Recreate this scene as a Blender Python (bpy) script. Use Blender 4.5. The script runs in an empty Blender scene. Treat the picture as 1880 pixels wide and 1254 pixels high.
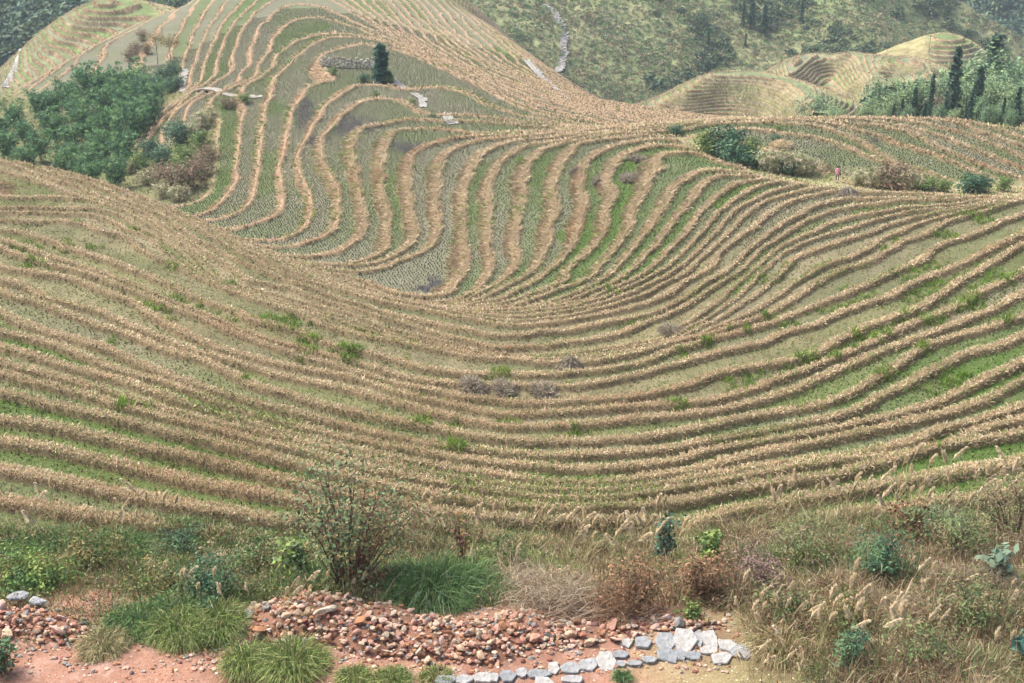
import bpy, bmesh, math, random
import numpy as np
from mathutils import Vector, Matrix, Euler

# ---------------------------------------------------------------- camera, sky, sun, exposure
scene = bpy.context.scene
cam = bpy.data.objects.new('camera', bpy.data.cameras.new('camera'))
scene.collection.objects.link(cam)
cam.location = (0, 0, 60.0)
cam.rotation_euler = (math.radians(63.0), 0, 0)
cam.data.sensor_width = 36.0
cam.data.lens = 50.0
cam.data.clip_start = 0.5
cam.data.clip_end = 5000
scene.camera = cam

SUN_EL, SUN_AZ = 54.0, -55.0          # degrees; azimuth from +y (the way the camera looks), negative = left
world = bpy.data.worlds.new('World'); scene.world = world
world.use_nodes = True
wn = world.node_tree.nodes; wl = world.node_tree.links
sky = wn.new('ShaderNodeTexSky'); sky.sky_type = 'NISHITA'; sky.sun_disc = False
sky.sun_elevation = math.radians(SUN_EL); sky.sun_rotation = math.radians(SUN_AZ)
sky.air_density = 1.0; sky.dust_density = 6.0; sky.ozone_density = 0.6
wl.new(sky.outputs[0], wn['Background'].inputs['Color'])
wn['Background'].inputs['Strength'].default_value = 0.09
sun_data = bpy.data.lights.new('sun', 'SUN'); sun_data.energy = 1.5; sun_data.angle = math.radians(12)
sun_data.color = (1.0, 0.96, 0.9)
sun = bpy.data.objects.new('sun', sun_data); scene.collection.objects.link(sun)
_d = Vector((math.sin(math.radians(SUN_AZ)) * math.cos(math.radians(SUN_EL)), math.cos(math.radians(SUN_AZ)) * math.cos(math.radians(SUN_EL)), math.sin(math.radians(SUN_EL))))
sun.rotation_euler = _d.to_track_quat('Z', 'Y').to_euler()
scene.view_settings.view_transform = 'Standard'
scene.view_settings.look = 'None'
scene.view_settings.gamma = 1.0
scene.view_settings.exposure = 1.65
scene.cycles.max_bounces = 6
scene.cycles.diffuse_bounces = 3
scene.cycles.glossy_bounces = 1
scene.cycles.volume_bounces = 0

rng = np.random.default_rng(7)
random.seed(7)
# ---------------------------------------------------------------- terrain survey
# Terrace rims read off the photograph; each one is level, so a pixel plus its level gives a ground point.
FPX, TH, CAMZ = 2611.0, math.radians(27.0), 60.0
CT, ST = math.cos(TH), math.sin(TH)

def ray(px, py):
    dx = (np.asarray(px, float) - 940.0) / FPX; dy = (627.0 - np.asarray(py, float)) / FPX
    return dx, CT + dy * ST, -ST + dy * CT          # direction x, y, z

def at_z(px, py, z):                                 # z relative to the camera
    x, y, w = ray(px, py); t = z / w
    return x * t, y * t

def at_r(px, py, r):                                 # horizontal distance r -> x, y, z
    x, y, w = ray(px, py); t = r / np.hypot(x, y)
    return x * t, y * t, w * t

def project(x, y, z):
    f = y * CT - z * ST; u = y * ST + z * CT
    return 940.0 + FPX * x / f, 627.0 - FPX * u / f

KN = np.array([-40, 0, 10, 23, 26, 30, 45, 60.])
ZN = np.array([-113, -65, -52, -43, -41, -39.4, -25.5, -12.])
def z_of(k): return np.interp(k, KN, ZN)
def k_of(z): return np.interp(z, ZN, KN)

LINES = [  # (level, [px,py,...])
 (0, [400,225,396,250,393,290,390,320,378,350,352,370,322,377]),
 (1, [452,198,440,240,434,290,430,335,405,365,372,392,342,402]),
 (2, [500,158,487,190,474,240,471,300,464,350,445,380,410,398,378,405]),
 (3, [645,143,610,143,572,152,545,190,525,240,517,290,516,330,518,372,505,400,460,415,420,425]),
 (4, [725,168,690,158,640,160,600,190,565,245,545,285,543,320,558,350,567,385,560,415,540,432,500,440,465,443]),
 (5, [775,212,745,192,720,183,670,190,615,220,590,248,588,278,598,308,617,350,620,395,614,424,595,440,545,453,500,457]),
 (6, [805,235,780,222,745,217,700,230,670,240,655,260,648,300,652,345,665,382,668,405,663,430,640,455,600,470,548,476]),
 (7, [875,250,840,242,790,239,725,242,710,260,693,295,698,345,710,395,710,440,690,468,650,486,620,491,560,484]),
 (8, [870,249,852,251,810,258,770,273,748,295,748,350,757,410,757,430,735,460,700,480,660,490,600,488]),
 (9, [910,258,880,259,840,270,815,282,806,312,803,375,806,425,792,455,750,477,705,495,645,500,595,493,545,482]),
 (10,[965,261,930,265,880,285,862,312,853,350,853,425,850,480,840,512,802,537,762,547,738,545]),
 (11,[1022,259,960,270,920,297,902,332,900,400,893,490,872,535,840,550,790,556]),
 (12,[1057,261,990,280,970,307,960,350,952,425,938,490,915,520,875,540,848,553,800,559]),
 (13,[1087,257,1035,282,1018,320,1015,375,1005,437,985,495,952,515,902,545,860,556,800,562]),
 (14,[1170,260,1115,275,1082,292,1068,320,1067,387,1052,450,1025,490,990,515,927,547,878,559,820,565]),
 (15,[1242,272,1220,262,1190,264,1155,282,1132,305,1122,335,1117,380,1107,422,1080,467,1040,500,1020,525,977,543,900,562,830,567]),
 (16,[1310,295,1285,282,1242,280,1210,292,1192,312,1180,350,1170,385,1140,430,1117,475,1080,510,1028,530,960,555,900,567]),
 (17,[1357,317,1330,310,1280,316,1245,335,1220,365,1197,407,1162,450,1130,495,1090,525,1040,548,965,567,900,570]),
 (18,[1370,327,1330,326,1295,337,1277,355,1245,395,1215,435,1175,482,1135,515,1085,540,1020,560,940,571,900,572]),
 (19,[1402,332,1355,340,1315,360,1292,380,1260,420,1227,462,1185,500,1155,520,1080,550,990,568,900,574]),
 (20,[1430,337,1380,346,1342,365,1312,395,1287,430,1250,470,1205,502,1130,537,1040,565,965,576,900,578]),
 (22,[1550,345,1480,350,1417,366,1362,400,1330,435,1292,475,1255,503,1192,534,1115,565,1040,584,965,593,900,589,840,578,740,556]),
 (23,[1640,357,1530,355,1480,362,1430,378,1380,410,1340,444,1305,477,1275,504,1212,543,1115,575,1040,593,965,601,902,598,840,586,740,563,680,549,605,531,540,514,480,487,400,440,300,387,200,342,100,310]),
 (24,[1680,366,1550,367,1492,380,1450,402,1405,430,1367,467,1330,500,1210,574,1040,615,965,622,915,622,865,615,800,603,730,585,680,568,605,547,530,522,490,505,430,478,370,445,300,400,200,355,100,320,0,290]),
 (25,[1720,369,1635,373,1550,381,1505,391,1467,411,1425,438,1390,465,1350,502,1280,545,1200,590,1100,627,990,641,900,640,815,622,740,598,605,557,480,520,400,480,330,432,250,388,150,350,60,316,0,300]),
 (26,[1760,375,1660,385,1572,400,1510,416,1467,441,1417,470,1367,508,1300,568,1210,622,1065,652,990,656,915,651,865,644,815,632,755,615,680,597,605,572,530,552,480,540,390,503,350,463,290,418,200,380,125,350,100,341,50,327,0,316]),
 (27,[1780,380,1660,396,1572,417,1500,440,1440,470,1390,505,1310,577,1210,628,1065,656,915,655,740,618,605,578,480,544,395,509,337,457,312,437,272,402,250,388,200,372,150,365,75,362,0,364]),
 (28,[1800,376,1660,412,1560,437,1480,475,1410,520,1310,586,1210,632,1065,660,915,658,740,624,605,584,480,548,398,515,330,462,225,402,175,387,112,379,62,376,0,379]),
 (29,[1840,372,1700,412,1622,440,1560,470,1510,502,1410,552,1310,597,1210,636,1065,663,915,661,740,630,605,590,480,552,402,522,310,462,225,413,175,396,100,388,50,387,0,391]),
 (30,[1880,367,1760,407,1710,430,1660,445,1610,467,1560,492,1485,527,1410,572,1300,612,1210,642,1090,666,990,668,890,663,815,652,755,638,680,618,605,596,555,577,480,556,405,530,300,472,225,432,150,409,75,402,0,402]),
 (31,[1880,395,1760,447,1650,492,1550,545,1410,595,1280,636,1180,668,1050,686,960,690,870,687,780,675,705,657,605,625,530,604,470,588,375,551,337,538,275,510,225,489,162,462,75,430,0,420]),
 (32,[1880,425,1750,490,1650,540,1505,600,1430,618,1355,642,1280,664,1180,691,1050,708,940,712,850,709,755,693,680,677,605,656,530,636,455,611,380,583,325,558,275,540,200,510,125,482,75,462,0,435]),
 (33,[1880,448,1785,500,1700,560,1610,600,1500,645,1400,672,1280,702,1180,726,1060,738,960,738,850,728,755,712,680,695,560,662,470,625,400,600,300,558,200,520,100,486,0,455]),
 (34,[1880,500,1750,560,1650,608,1560,647,1480,681,1392,714,1305,735,1250,741,1180,749,1055,758,992,760,905,755,830,745,780,734,730,721,662,701,580,686,505,673,425,647,375,628,325,605,300,590,250,562,200,541,140,517,60,500,0,490]),
 (35,[1880,540,1750,593,1650,635,1560,675,1450,720,1350,750,1250,767,1150,778,1000,784,900,781,800,763,700,737,600,712,500,692,440,672,375,655,350,645,275,612,212,587,150,569,87,550,37,528,0,516]),
 (36,[1880,575,1777,610,1725,630,1690,650,1620,691,1550,726,1480,749,1410,764,1250,795,1180,806,1080,812,1005,814,930,811,855,801,755,781,680,766,592,747,500,718,420,686,350,660,275,638,237,622,150,590,75,562,0,537]),
 (37,[1880,612,1760,656,1655,704,1550,756,1410,794,1250,826,1105,837,1005,840,930,837,855,827,780,814,700,798,605,776,530,757,455,737,400,723,325,696,250,664,160,632,75,600,0,574]),
 (38,[1880,660,1725,736,1620,768,1515,790,1410,812,1250,843,1155,857,1055,862,955,858,855,847,780,834,730,824,630,804,555,786,455,758,380,732,325,710,250,685,150,652,75,626,0,607]),
 (39,[1880,701,1725,764,1655,777,1567,797,1410,831,1250,864,1105,888,1030,889,955,882,855,870,780,856,705,840,605,816,530,799,475,781,400,761,325,737,225,702,125,669,50,650,0,642]),
 (40,[1880,747,1830,764,1725,790,1690,803,1600,827,1540,839,1410,857,1250,885,1105,903,1000,904,900,892,780,870,640,838,530,812,400,778,300,752,200,722,100,692,0,672]),
 (41,[1880,775,1725,820,1655,835,1550,847,1410,868,1250,900,1100,918,1000,918,900,906,780,884,640,853,530,830,400,797,300,769,200,742,100,712,0,690]),
 (42,[1880,795,1795,810,1707,828,1620,852,1515,876,1410,889,1250,922,1155,932,1030,933,940,928,850,917,730,897,655,880,580,864,517,851,455,834,375,812,300,794,225,776,140,756,75,744,0,725]),
 (43,[1880,850,1700,880,1500,916,1300,950,1100,962,950,955,800,938,650,910,500,880,350,845,200,810,100,788,0,770]),
 (44,[1880,905,1700,925,1500,950,1300,980,1100,990,950,982,800,966,650,940,500,912,350,886,200,850,100,828,0,812]),
 (45,[1880,950,1700,965,1500,985,1300,1008,1100,1016,950,1010,800,994,650,972,500,950,350,930,200,900,100,880,0,862]),
 # beyond the spine and round the knoll at the back
 (13,[1460,256,1500,259,1560,280,1620,301,1680,316]),
 (12,[1240,246,1300,229,1400,227,1480,231,1540,246,1600,275,1650,300,1700,318]),
 (11,[1500,228,1560,236,1620,251,1680,276,1740,300,1800,326]),
 (10,[1550,226,1610,233,1680,250,1740,278,1800,303,1880,332]),
 (9, [1600,224,1650,231,1740,254,1800,279,1880,311]),
 (8, [1650,223,1700,230,1780,251,1880,292]),
 (7, [1700,222,1760,230,1880,272]),
 (6, [1760,222,1820,233,1880,256]),
 (3, [610,97,650,84,695,84,725,90,800,120,870,152,980,207,1090,232]),
 (2, [512,137,540,110,580,77,625,69,675,70,712,78,770,104,900,167,1000,208,1120,230]),
 (1, [485,135,505,100,540,77,590,62,625,61,675,66,725,82,800,114,900,160,1020,206,1140,229]),
 (0, [470,130,492,95,500,70,525,47,555,35,590,35,620,40,675,60,735,84,850,133,1000,193,1160,228]),
 (-1,[447,150,457,120,467,75,482,42,507,20,550,11,580,12,625,27,675,52,740,83,850,127,1000,187,1170,224]),
 (-2,[415,140,432,82,455,37,485,7,520,-8,570,-10,610,0,650,22,700,55,760,85,900,142,1040,193,1180,222]),
 (-3,[398,110,415,67,435,37,470,5,500,-15]),
 (-4,[360,160,380,100,398,60,415,32,440,5,460,-15]),
 (-5,[345,150,370,80,385,50,405,20,420,0,440,-20]),
 (-6,[328,140,347,80,362,45,380,15,395,-5]),
 (-7,[305,130,322,80,335,45,352,15,368,-10]),
 (-9,[180,112,190,90,215,72,260,45,310,18]),(-10,[125,132,150,98,180,80,220,60,265,36]),(-11,[60,160,110,122,160,91,210,63,250,44]),
 (-8,[250,120,275,90,300,60,325,30,345,5]),
 (-4,[690,8,740,58,800,98,900,145,1050,190,1180,215]),
 (-6,[740,-5,790,48,850,98,930,140,1050,181,1190,208]),
 (-8,[790,-5,840,50,890,92,950,131,1060,176,1200,204]),
 (-10,[830,-5,890,40,960,100,1020,148,1100,184,1210,200]),
 # small terraces under the bamboo path
 (-3,[345,170,330,190,300,215,270,250]),
 (-5,[330,172,310,195,285,225,255,262]),
 (-7,[300,185,285,200,265,235,240,268]),
]
EXTRA = [  # px, py, level  (ground seen or guessed between the rims)
 (700,150,3.3),(640,98,3.9),(690,100,3.8),(760,190,4.6),(830,225,6.6),(560,150,2.6),
 (1320,268,14.3),(1400,300,14.6),(1535,333,14.2),(1450,322,14.4),(1620,335,13.8),(1760,350,13.5),(1880,352,13),(1250,258,14),(1600,348,14.2),(1700,352,13.8),
]
RPTS = [   # px, py, horizontal distance: hidden valley floors, the slope under the bamboo, the foreground shelf
 (0,315,150),(100,335,150),(200,360,147),(300,402,138),(400,445,128),(-250,340,150),
 (0,270,213),(60,272,213),(130,285,208),(200,305,200),(270,330,186),(320,345,178),(0,200,245),(100,190,246),(200,175,246),(150,240,226),(260,215,228),(0,240,228),(250,270,208),(290,250,205),
 (0,205,300),(100,150,305),(200,105,312),(300,45,325),(-200,250,250),(-200,300,300),
 (900,60,320),(1000,125,300),(1100,190,285),(1200,225,262),(1300,240,205),(1400,243,205),(1500,243,205),(1600,243,205),(1700,243,205),(1880,243,205),(2050,250,205),(1300,225,262),(1500,228,262),(1700,228,262),(1900,228,262),
 (1200,232,330),(1300,242,330),(1600,247,330),(1880,247,330),(2050,250,330),(1100,200,335),
 (560,-60,325),(420,-60,325),(700,-50,330),(850,-10,330),
 (-250,500,80),
]
ZPTS = [   # px, py, z
 (0,1100,-21.8),(300,1100,-21.8),(600,1080,-21.9),(940,1120,-21.8),(1250,1130,-21.8),(1500,1110,-21.9),(1880,1090,-21.7),
 (0,1254,-21.6),(470,1254,-21.6),(940,1254,-21.6),(1400,1254,-21.4),(1880,1254,-21.0),(0,1340,-21.0),(940,1340,-21.0),(1880,1340,-20.4),
 (0,1020,-23.0),(470,1040,-23.0),(940,1060,-23.2),(1400,1040,-23.2),(1880,1000,-23.0),
]
def _resample(p, step=28.0):
    p = np.array(p, float).reshape(-1, 2); out = [p[0]]
    for a, b in zip(p[:-1], p[1:]):
        n = max(1, int(round(np.hypot(*(b - a)) / step)))
        for i in range(1, n + 1): out.append(a + (b - a) * i / n)
    return np.array(out)

def survey():
    P = []
    for k, pl in LINES:
        q = _resample(pl); z = float(z_of(k)); x, y = at_z(q[:, 0], q[:, 1], z)
        P.append(np.stack([x, y, np.full_like(x, z)], 1))
    for px, py, k in EXTRA:
        z = float(z_of(k)); x, y = at_z(px, py, z); P.append([[x, y, z]])
    for px, py, r in RPTS: P.append([list(at_r(px, py, r))])
    for px, py, z in ZPTS:
        x, y = at_z(px, py, z); P.append([[x, y, z]])
    return np.concatenate([np.array(p, float) for p in P])

class TPS:                                           # smooth height surface over (azimuth, ln distance)
    def __init__(s, P, lam=2e-4):
        s.c = np.stack([np.arctan2(P[:, 0], P[:, 1]), np.log(np.hypot(P[:, 0], P[:, 1]))], 1)
        n = len(P); K = s.k(s.c); K[np.diag_indices(n)] += lam
        Q = np.concatenate([np.ones((n, 1)), s.c], 1)
        A = np.zeros((n + 3, n + 3)); A[:n, :n] = K; A[:n, n:] = Q; A[n:, :n] = Q.T
        b = np.zeros(n + 3); b[:n] = P[:, 2]
        s.w = np.linalg.solve(A, b)
    def k(s, q):
        d = ((q[:, None, :] - s.c[None]) ** 2).sum(2)
        return 0.5 * d * np.log(d + 1e-12)
    def __call__(s, az, lr):
        q = np.stack([np.ravel(az), np.ravel(lr)], 1); n = len(s.c); out = np.empty(len(q))
        for i in range(0, len(q), 4000):
            j = q[i:i + 4000]; out[i:i + 4000] = s.k(j) @ s.w[:n] + s.w[n] + j @ s.w[n + 1:]
        return out.reshape(np.shape(az))

def upsample(a, n0, n1):                             # cubic (Catmull-Rom) resize of a grid
    def one(a, n):
        m = a.shape[0]; t = np.linspace(0, m - 1, n); i = np.clip(np.floor(t).astype(int), 0, m - 2); f = (t - i)[:, None]
        g = lambda j: a[np.clip(j, 0, m - 1)]
        p0, p1, p2, p3 = g(i - 1), g(i), g(i + 1), g(i + 2)
        return p1 + 0.5 * f * (p2 - p0 + f * (2 * p0 - 5 * p1 + 4 * p2 - p3 + f * (3 * (p1 - p2) + p3 - p0)))
    return one(one(a, n0).T, n1).T

def _hash(ix, iy, s):
    h = (ix.astype(np.int64) * 374761393 + iy.astype(np.int64) * 668265263 + s * 974634777) & 0x7fffffff
    h = ((h ^ (h >> 13)) * 1274126177) & 0x7fffffff
    return ((h ^ (h >> 16)) & 0xffff) / 65535.0
def vnoise(x, y, s=0):
    ix = np.floor(x); iy = np.floor(y); fx = x - ix; fy = y - iy
    fx = fx * fx * (3 - 2 * fx); fy = fy * fy * (3 - 2 * fy)
    a = _hash(ix, iy, s); b = _hash(ix + 1, iy, s); c = _hash(ix, iy + 1, s); d = _hash(ix + 1, iy + 1, s)
    return (a * (1 - fx) + b * fx) * (1 - fy) + (c * (1 - fx) + d * fx) * fy
def fbm(x, y, s=0, o=3):
    v = 0; a = 0.5; n = 0
    for i in range(o): v = v + a * vnoise(x, y, s + i * 17); n += a; a *= 0.5; x = x * 2.03 + 11.3; y = y * 2.03 - 7.1
    return v / n
# ---------------------------------------------------------------- mesh helpers
COL = scene.collection

def mesh_np(name, V, faces, mat, colors=None, smooth=False, parent=None, link=True):
    """faces: list of int arrays (n, 3) or (n, 4); colors: (nverts, 3)"""
    me = bpy.data.meshes.new(name)
    V = np.asarray(V, np.float32)
    me.vertices.add(len(V)); me.vertices.foreach_set('co', V.ravel())
    faces = [np.asarray(f, np.int32) for f in faces if len(f)]
    loops = np.concatenate([f.ravel() for f in faces]); tot = np.concatenate([np.full(len(f), f.shape[1], np.int32) for f in faces])
    start = np.concatenate([[0], np.cumsum(tot)[:-1]]).astype(np.int32)
    me.loops.add(len(loops)); me.loops.foreach_set('vertex_index', loops)
    me.polygons.add(len(tot)); me.polygons.foreach_set('loop_start', start)
    me.polygons.foreach_set('use_smooth', np.full(len(tot), bool(smooth)))
    me.update(calc_edges=True)
    if colors is not None:
        c = np.ones((len(V), 4), np.float32); c[:, :3] = colors
        a = me.attributes.new('Col', 'FLOAT_COLOR', 'POINT'); a.data.foreach_set('color', c.ravel())
    me.materials.append(mat)
    ob = bpy.data.objects.new(name, me)
    if link: COL.objects.link(ob)
    if parent is not None: ob.parent = parent
    return ob

def tag(o, label=None, cat=None, group=None, kind=None):
    if label: o['label'] = label
    if cat: o['category'] = cat
    if group: o['group'] = group
    if kind: o['kind'] = kind
    return o

def thing(name, loc, label, cat, group=None, rz=0.0, s=1.0):
    e = bpy.data.objects.new(name, None); COL.objects.link(e)
    e.empty_display_size = 0.3
    e.location = loc; e.rotation_euler = (0, 0, rz); e.scale = (s, s, s)
    return tag(e, label, cat, group)

def copy_thing(root, loc, rz, s, label=None):
    r = root.copy(); COL.objects.link(r); r.location = loc; r.rotation_euler = (0, 0, rz); r.scale = (s, s, s)
    if label: r['label'] = label
    for ch in root.children:
        c = ch.copy(); COL.objects.link(c); c.parent = r
        for g in ch.children:
            d = g.copy(); COL.objects.link(d); d.parent = c
    return r

def mat_attr(name, rough=0.9, noise_scale=None, noise_amt=0.35, bump=0.0, bump_scale=20.0, trans=0.0, spec=0.15):
    m = bpy.data.materials.new(name); m.use_nodes = True
    nt = m.node_tree; n = nt.nodes; l = nt.links; b = n['Principled BSDF']
    at = n.new('ShaderNodeAttribute'); at.attribute_name = 'Col'
    out = at.outputs['Color']
    b.inputs['Roughness'].default_value = rough
    b.inputs['Specular IOR Level'].default_value = spec
    tc = n.new('ShaderNodeTexCoord')
    if noise_scale:
        nz = n.new('ShaderNodeTexNoise'); nz.inputs['Scale'].default_value = noise_scale; nz.inputs['Detail'].default_value = 6
        nz.inputs['Roughness'].default_value = 0.7
        l.new(tc.outputs['Object'], nz.inputs['Vector'])
        mr = n.new('ShaderNodeMapRange'); mr.inputs[1].default_value = 0.3; mr.inputs[2].default_value = 0.7
        mr.inputs[3].default_value = 1 - noise_amt; mr.inputs[4].default_value = 1 + noise_amt
        l.new(nz.outputs['Fac'], mr.inputs[0])
        mx = n.new('ShaderNodeVectorMath'); mx.operation = 'SCALE'
        l.new(out, mx.inputs[0]); l.new(mr.outputs[0], mx.inputs['Scale']); out = mx.outputs[0]
    l.new(out, b.inputs['Base Color'])
    if bump:
        nb = n.new('ShaderNodeTexNoise'); nb.inputs['Scale'].default_value = bump_scale; nb.inputs['Detail'].default_value = 8
        l.new(tc.outputs['Object'], nb.inputs['Vector'])
        bp = n.new('ShaderNodeBump'); bp.inputs['Strength'].default_value = bump; bp.inputs['Distance'].default_value = 0.05
        l.new(nb.outputs['Fac'], bp.inputs['Height']); l.new(bp.outputs['Normal'], b.inputs['Normal'])
    if trans:
        tr = n.new('ShaderNodeBsdfTranslucent'); l.new(out, tr.inputs['Color'])
        ms = n.new('ShaderNodeMixShader'); ms.inputs[0].default_value = trans
        l.new(b.outputs[0], ms.inputs[1]); l.new(tr.outputs[0], ms.inputs[2]); l.new(ms.outputs[0], n['Material Output'].inputs['Surface'])
    return m

M_EARTH = mat_attr('terraced earth', 0.95, 14.0, 0.3, 0.6, 25.0)
M_FAR = mat_attr('far hill ground', 0.95, 0.35, 0.4, 0.0)
M_GRASS = mat_attr('grass blades', 0.85, trans=0.25)
M_LEAF = mat_attr('leaves', 0.7, trans=0.2, spec=0.25)
M_WOOD = mat_attr('bark and stems', 0.9, 30.0, 0.3)
M_STONE = mat_attr('stone', 0.85, 9.0, 0.35, 0.8, 14.0)
M_CLOTH = mat_attr('cloth', 0.85)

def pick(pal, n, jit=0.12, g=None):
    g = g or rng
    pal = np.array(pal); c = pal[g.integers(0, len(pal), n)]
    return np.clip(c * (1 + g.normal(0, jit, (n, 1))) * (1 + g.normal(0, 0.04, (n, 3))), 0.004, 0.95)

def blades(P, D, L, W, C, droop, g=None):
    """curved tapering grass blades: root P, unit direction D, length L, width W, colour C (n,3), droop of the tip"""
    g = g or rng; n = len(P)
    side = np.cross(D, np.stack([g.normal(size=n), g.normal(size=n), g.normal(0, 0.3, n)], 1)); side /= np.linalg.norm(side, axis=1, keepdims=True) + 1e-9
    w = (side * (W * 0.5)[:, None])
    mid = P + D * (L * 0.55)[:, None]
    D2 = D.copy(); D2[:, 2] -= droop; D2 /= np.linalg.norm(D2, axis=1, keepdims=True)
    tip = mid + D2 * (L * 0.5)[:, None]
    V = np.stack([P - w, P + w, mid + w * 0.8, mid - w * 0.8, tip], 1).reshape(-1, 3)
    b = np.arange(n)[:, None] * 5
    return V, b + np.array([[0, 1, 2, 3]]), b + np.array([[3, 2, 4]]), np.repeat(C, 5, 0)

class Blob:                                           # gathers pieces for one mesh
    def __init__(s): s.v = []; s.q = []; s.t = []; s.c = []; s.n = 0
    def add(s, V, q=None, t=None, C=None):
        V = np.asarray(V, float).reshape(-1, 3)
        s.v.append(V); s.c.append(np.broadcast_to(np.asarray(C, float), (len(V), 3)))
        if q is not None and len(q): s.q.append(np.asarray(q) + s.n)
        if t is not None and len(t): s.t.append(np.asarray(t) + s.n)
        s.n += len(V); return s
    def build(s, name, mat, parent=None, smooth=False, link=True):
        f = []
        if s.q: f.append(np.concatenate(s.q))
        if s.t: f.append(np.concatenate(s.t))
        return mesh_np(name, np.concatenate(s.v), f, mat, np.concatenate(s.c), smooth, parent, link)

def tube(pts, rad, col, sides=5):
    pts = np.asarray(pts, float); n = len(pts); rad = np.broadcast_to(np.asarray(rad, float), (n,))
    V = []
    for i in range(n):
        d = pts[min(i + 1, n - 1)] - pts[max(i - 1, 0)]; d = d / (np.linalg.norm(d) + 1e-9)
        a = np.cross(d, [0.3, 0.2, 0.9] if abs(d[2]) < 0.9 else [1, 0, 0]); a /= np.linalg.norm(a); b = np.cross(d, a)
        for k in range(sides):
            t = 2 * math.pi * k / sides; V.append(pts[i] + rad[i] * (a * math.cos(t) + b * math.sin(t)))
    Q = []
    for i in range(n - 1):
        for k in range(sides):
            k2 = (k + 1) % sides; Q.append((i * sides + k, i * sides + k2, (i + 1) * sides + k2, (i + 1) * sides + k))
    return np.array(V), np.array(Q), None, col

def leaf_quads(P, size, C, g, out=None, flat=0.3, asp=0.55):
    """leaf-sized quads at P facing out (unit) with scatter"""
    n = len(P)
    nr = g.normal(size=(n, 3)) * 0.8
    if out is not None: nr = nr + out
    nr[:, 2] += flat; nr /= np.linalg.norm(nr, axis=1, keepdims=True)
    a = np.cross(nr, g.normal(size=(n, 3))); a /= np.linalg.norm(a, axis=1, keepdims=True); b = np.cross(nr, a)
    sz = (size * g.uniform(0.6, 1.3, n))[:, None]
    a = a * sz; b = b * sz * asp
    V = np.stack([P - a, P + b, P + a, P - b], 1).reshape(-1, 3)
    return V, np.arange(n * 4).reshape(-1, 4), None, np.repeat(C, 4, 0)
# ---------------------------------------------------------------- the terraced hillside
NR, NA = 1560, 1340
AZ0, AZ1, LR0, LR1 = -0.53, 0.53, math.log(20.5), math.log(335.0)
_S = TPS(survey())
_u, _v = np.meshgrid(np.linspace(AZ0, AZ1, 280), np.linspace(LR0, LR1, 420))
H = upsample(_S(_u, _v), NR, NA)
AZ, LR = np.meshgrid(np.linspace(AZ0, AZ1, NA), np.linspace(LR0, LR1, NR))
R = np.exp(LR); X = R * np.sin(AZ); Y = R * np.cos(AZ)
PX, PY = project(X, Y, H)
# rims waver a little, as hand-built banks do
H = H + (fbm(X / 5.0, Y / 5.0, 3) - 0.5) * 0.30 * np.clip(R / 60, 0.5, 1.2)
dA, dL = AZ[0, 1] - AZ[0, 0], LR[1, 0] - LR[0, 0]
gA = np.gradient(H, axis=1) / (R * dA); gR = np.gradient(H, axis=0) / (R * dL)
GX = gR * np.sin(AZ) + gA * np.cos(AZ); GY = gR * np.cos(AZ) - gA * np.sin(AZ)
G = np.hypot(GX, GY) + 0.02
DHX, DHY = -GX / G, -GY / G                            # downhill
K = k_of(H)
QK = np.where((AZ > -0.135) & (K < -2.0), 0.5, 1.0)      # narrower steps on the far flank of the knoll
KF = np.floor(K / QK) * QK; ZLO = z_of(KF); ZHI = z_of(KF + QK); DZ = ZHI - ZLO
d_in = (H - ZLO) / G                                   # metres in from this terrace's own rim
d_up = (ZHI - H) / G                                   # metres to the rim above
strip = DZ / G

def poly_mask(poly, soft=10.0):                        # soft polygon in survey pixels, used as a mask on the ground
    p = np.array(poly, float).reshape(-1, 2); ins = np.zeros(PX.shape, bool); dist = np.full(PX.shape, 1e9)
    x, y = PX, PY
    for (x0, y0), (x1, y1) in zip(p, np.roll(p, -1, 0)):
        c = ((y0 > y) != (y1 > y)) & (x < (x1 - x0) * (y - y0) / (y1 - y0 + 1e-9) + x0); ins ^= c
        t = np.clip(((x - x0) * (x1 - x0) + (y - y0) * (y1 - y0)) / ((x1 - x0) ** 2 + (y1 - y0) ** 2 + 1e-9), 0, 1)
        dist = np.minimum(dist, np.hypot(x - x0 - t * (x1 - x0), y - y0 - t * (y1 - y0)))
    return np.clip(0.5 + np.where(ins, dist, -dist) / (2 * soft), 0, 1)

def sst(a, b, x): t = np.clip((x - a) / (b - a), 0, 1); return t * t * (3 - 2 * t)

# where the ground is scrub, not terraces
scrub_left = poly_mask([-400,300,-400,160,60,170,200,150,330,120,335,175,250,215,235,270,262,300,318,250,360,235,398,205,396,300,388,345,350,368,316,372,150,330]) * (R > 125)
dip = poly_mask([1240,250,1330,262,1400,300,1480,315,1560,318,1640,322,1760,330,1900,335,1900,362,1640,352,1560,345,1480,338,1400,325,1350,300,1300,285], 6) * (R > 108)
near = sst(40.0, 36.0, R + 0.9 * (fbm(X / 3, Y / 3, 9) - 0.5) * 6 - 3.5 * np.clip(AZ, -1, 1) * 2)
T = (1 - scrub_left) * (1 - dip) * (1 - near)
T = T * np.clip(1.2 - sst(285, 320, R), 0, 1)

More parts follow.
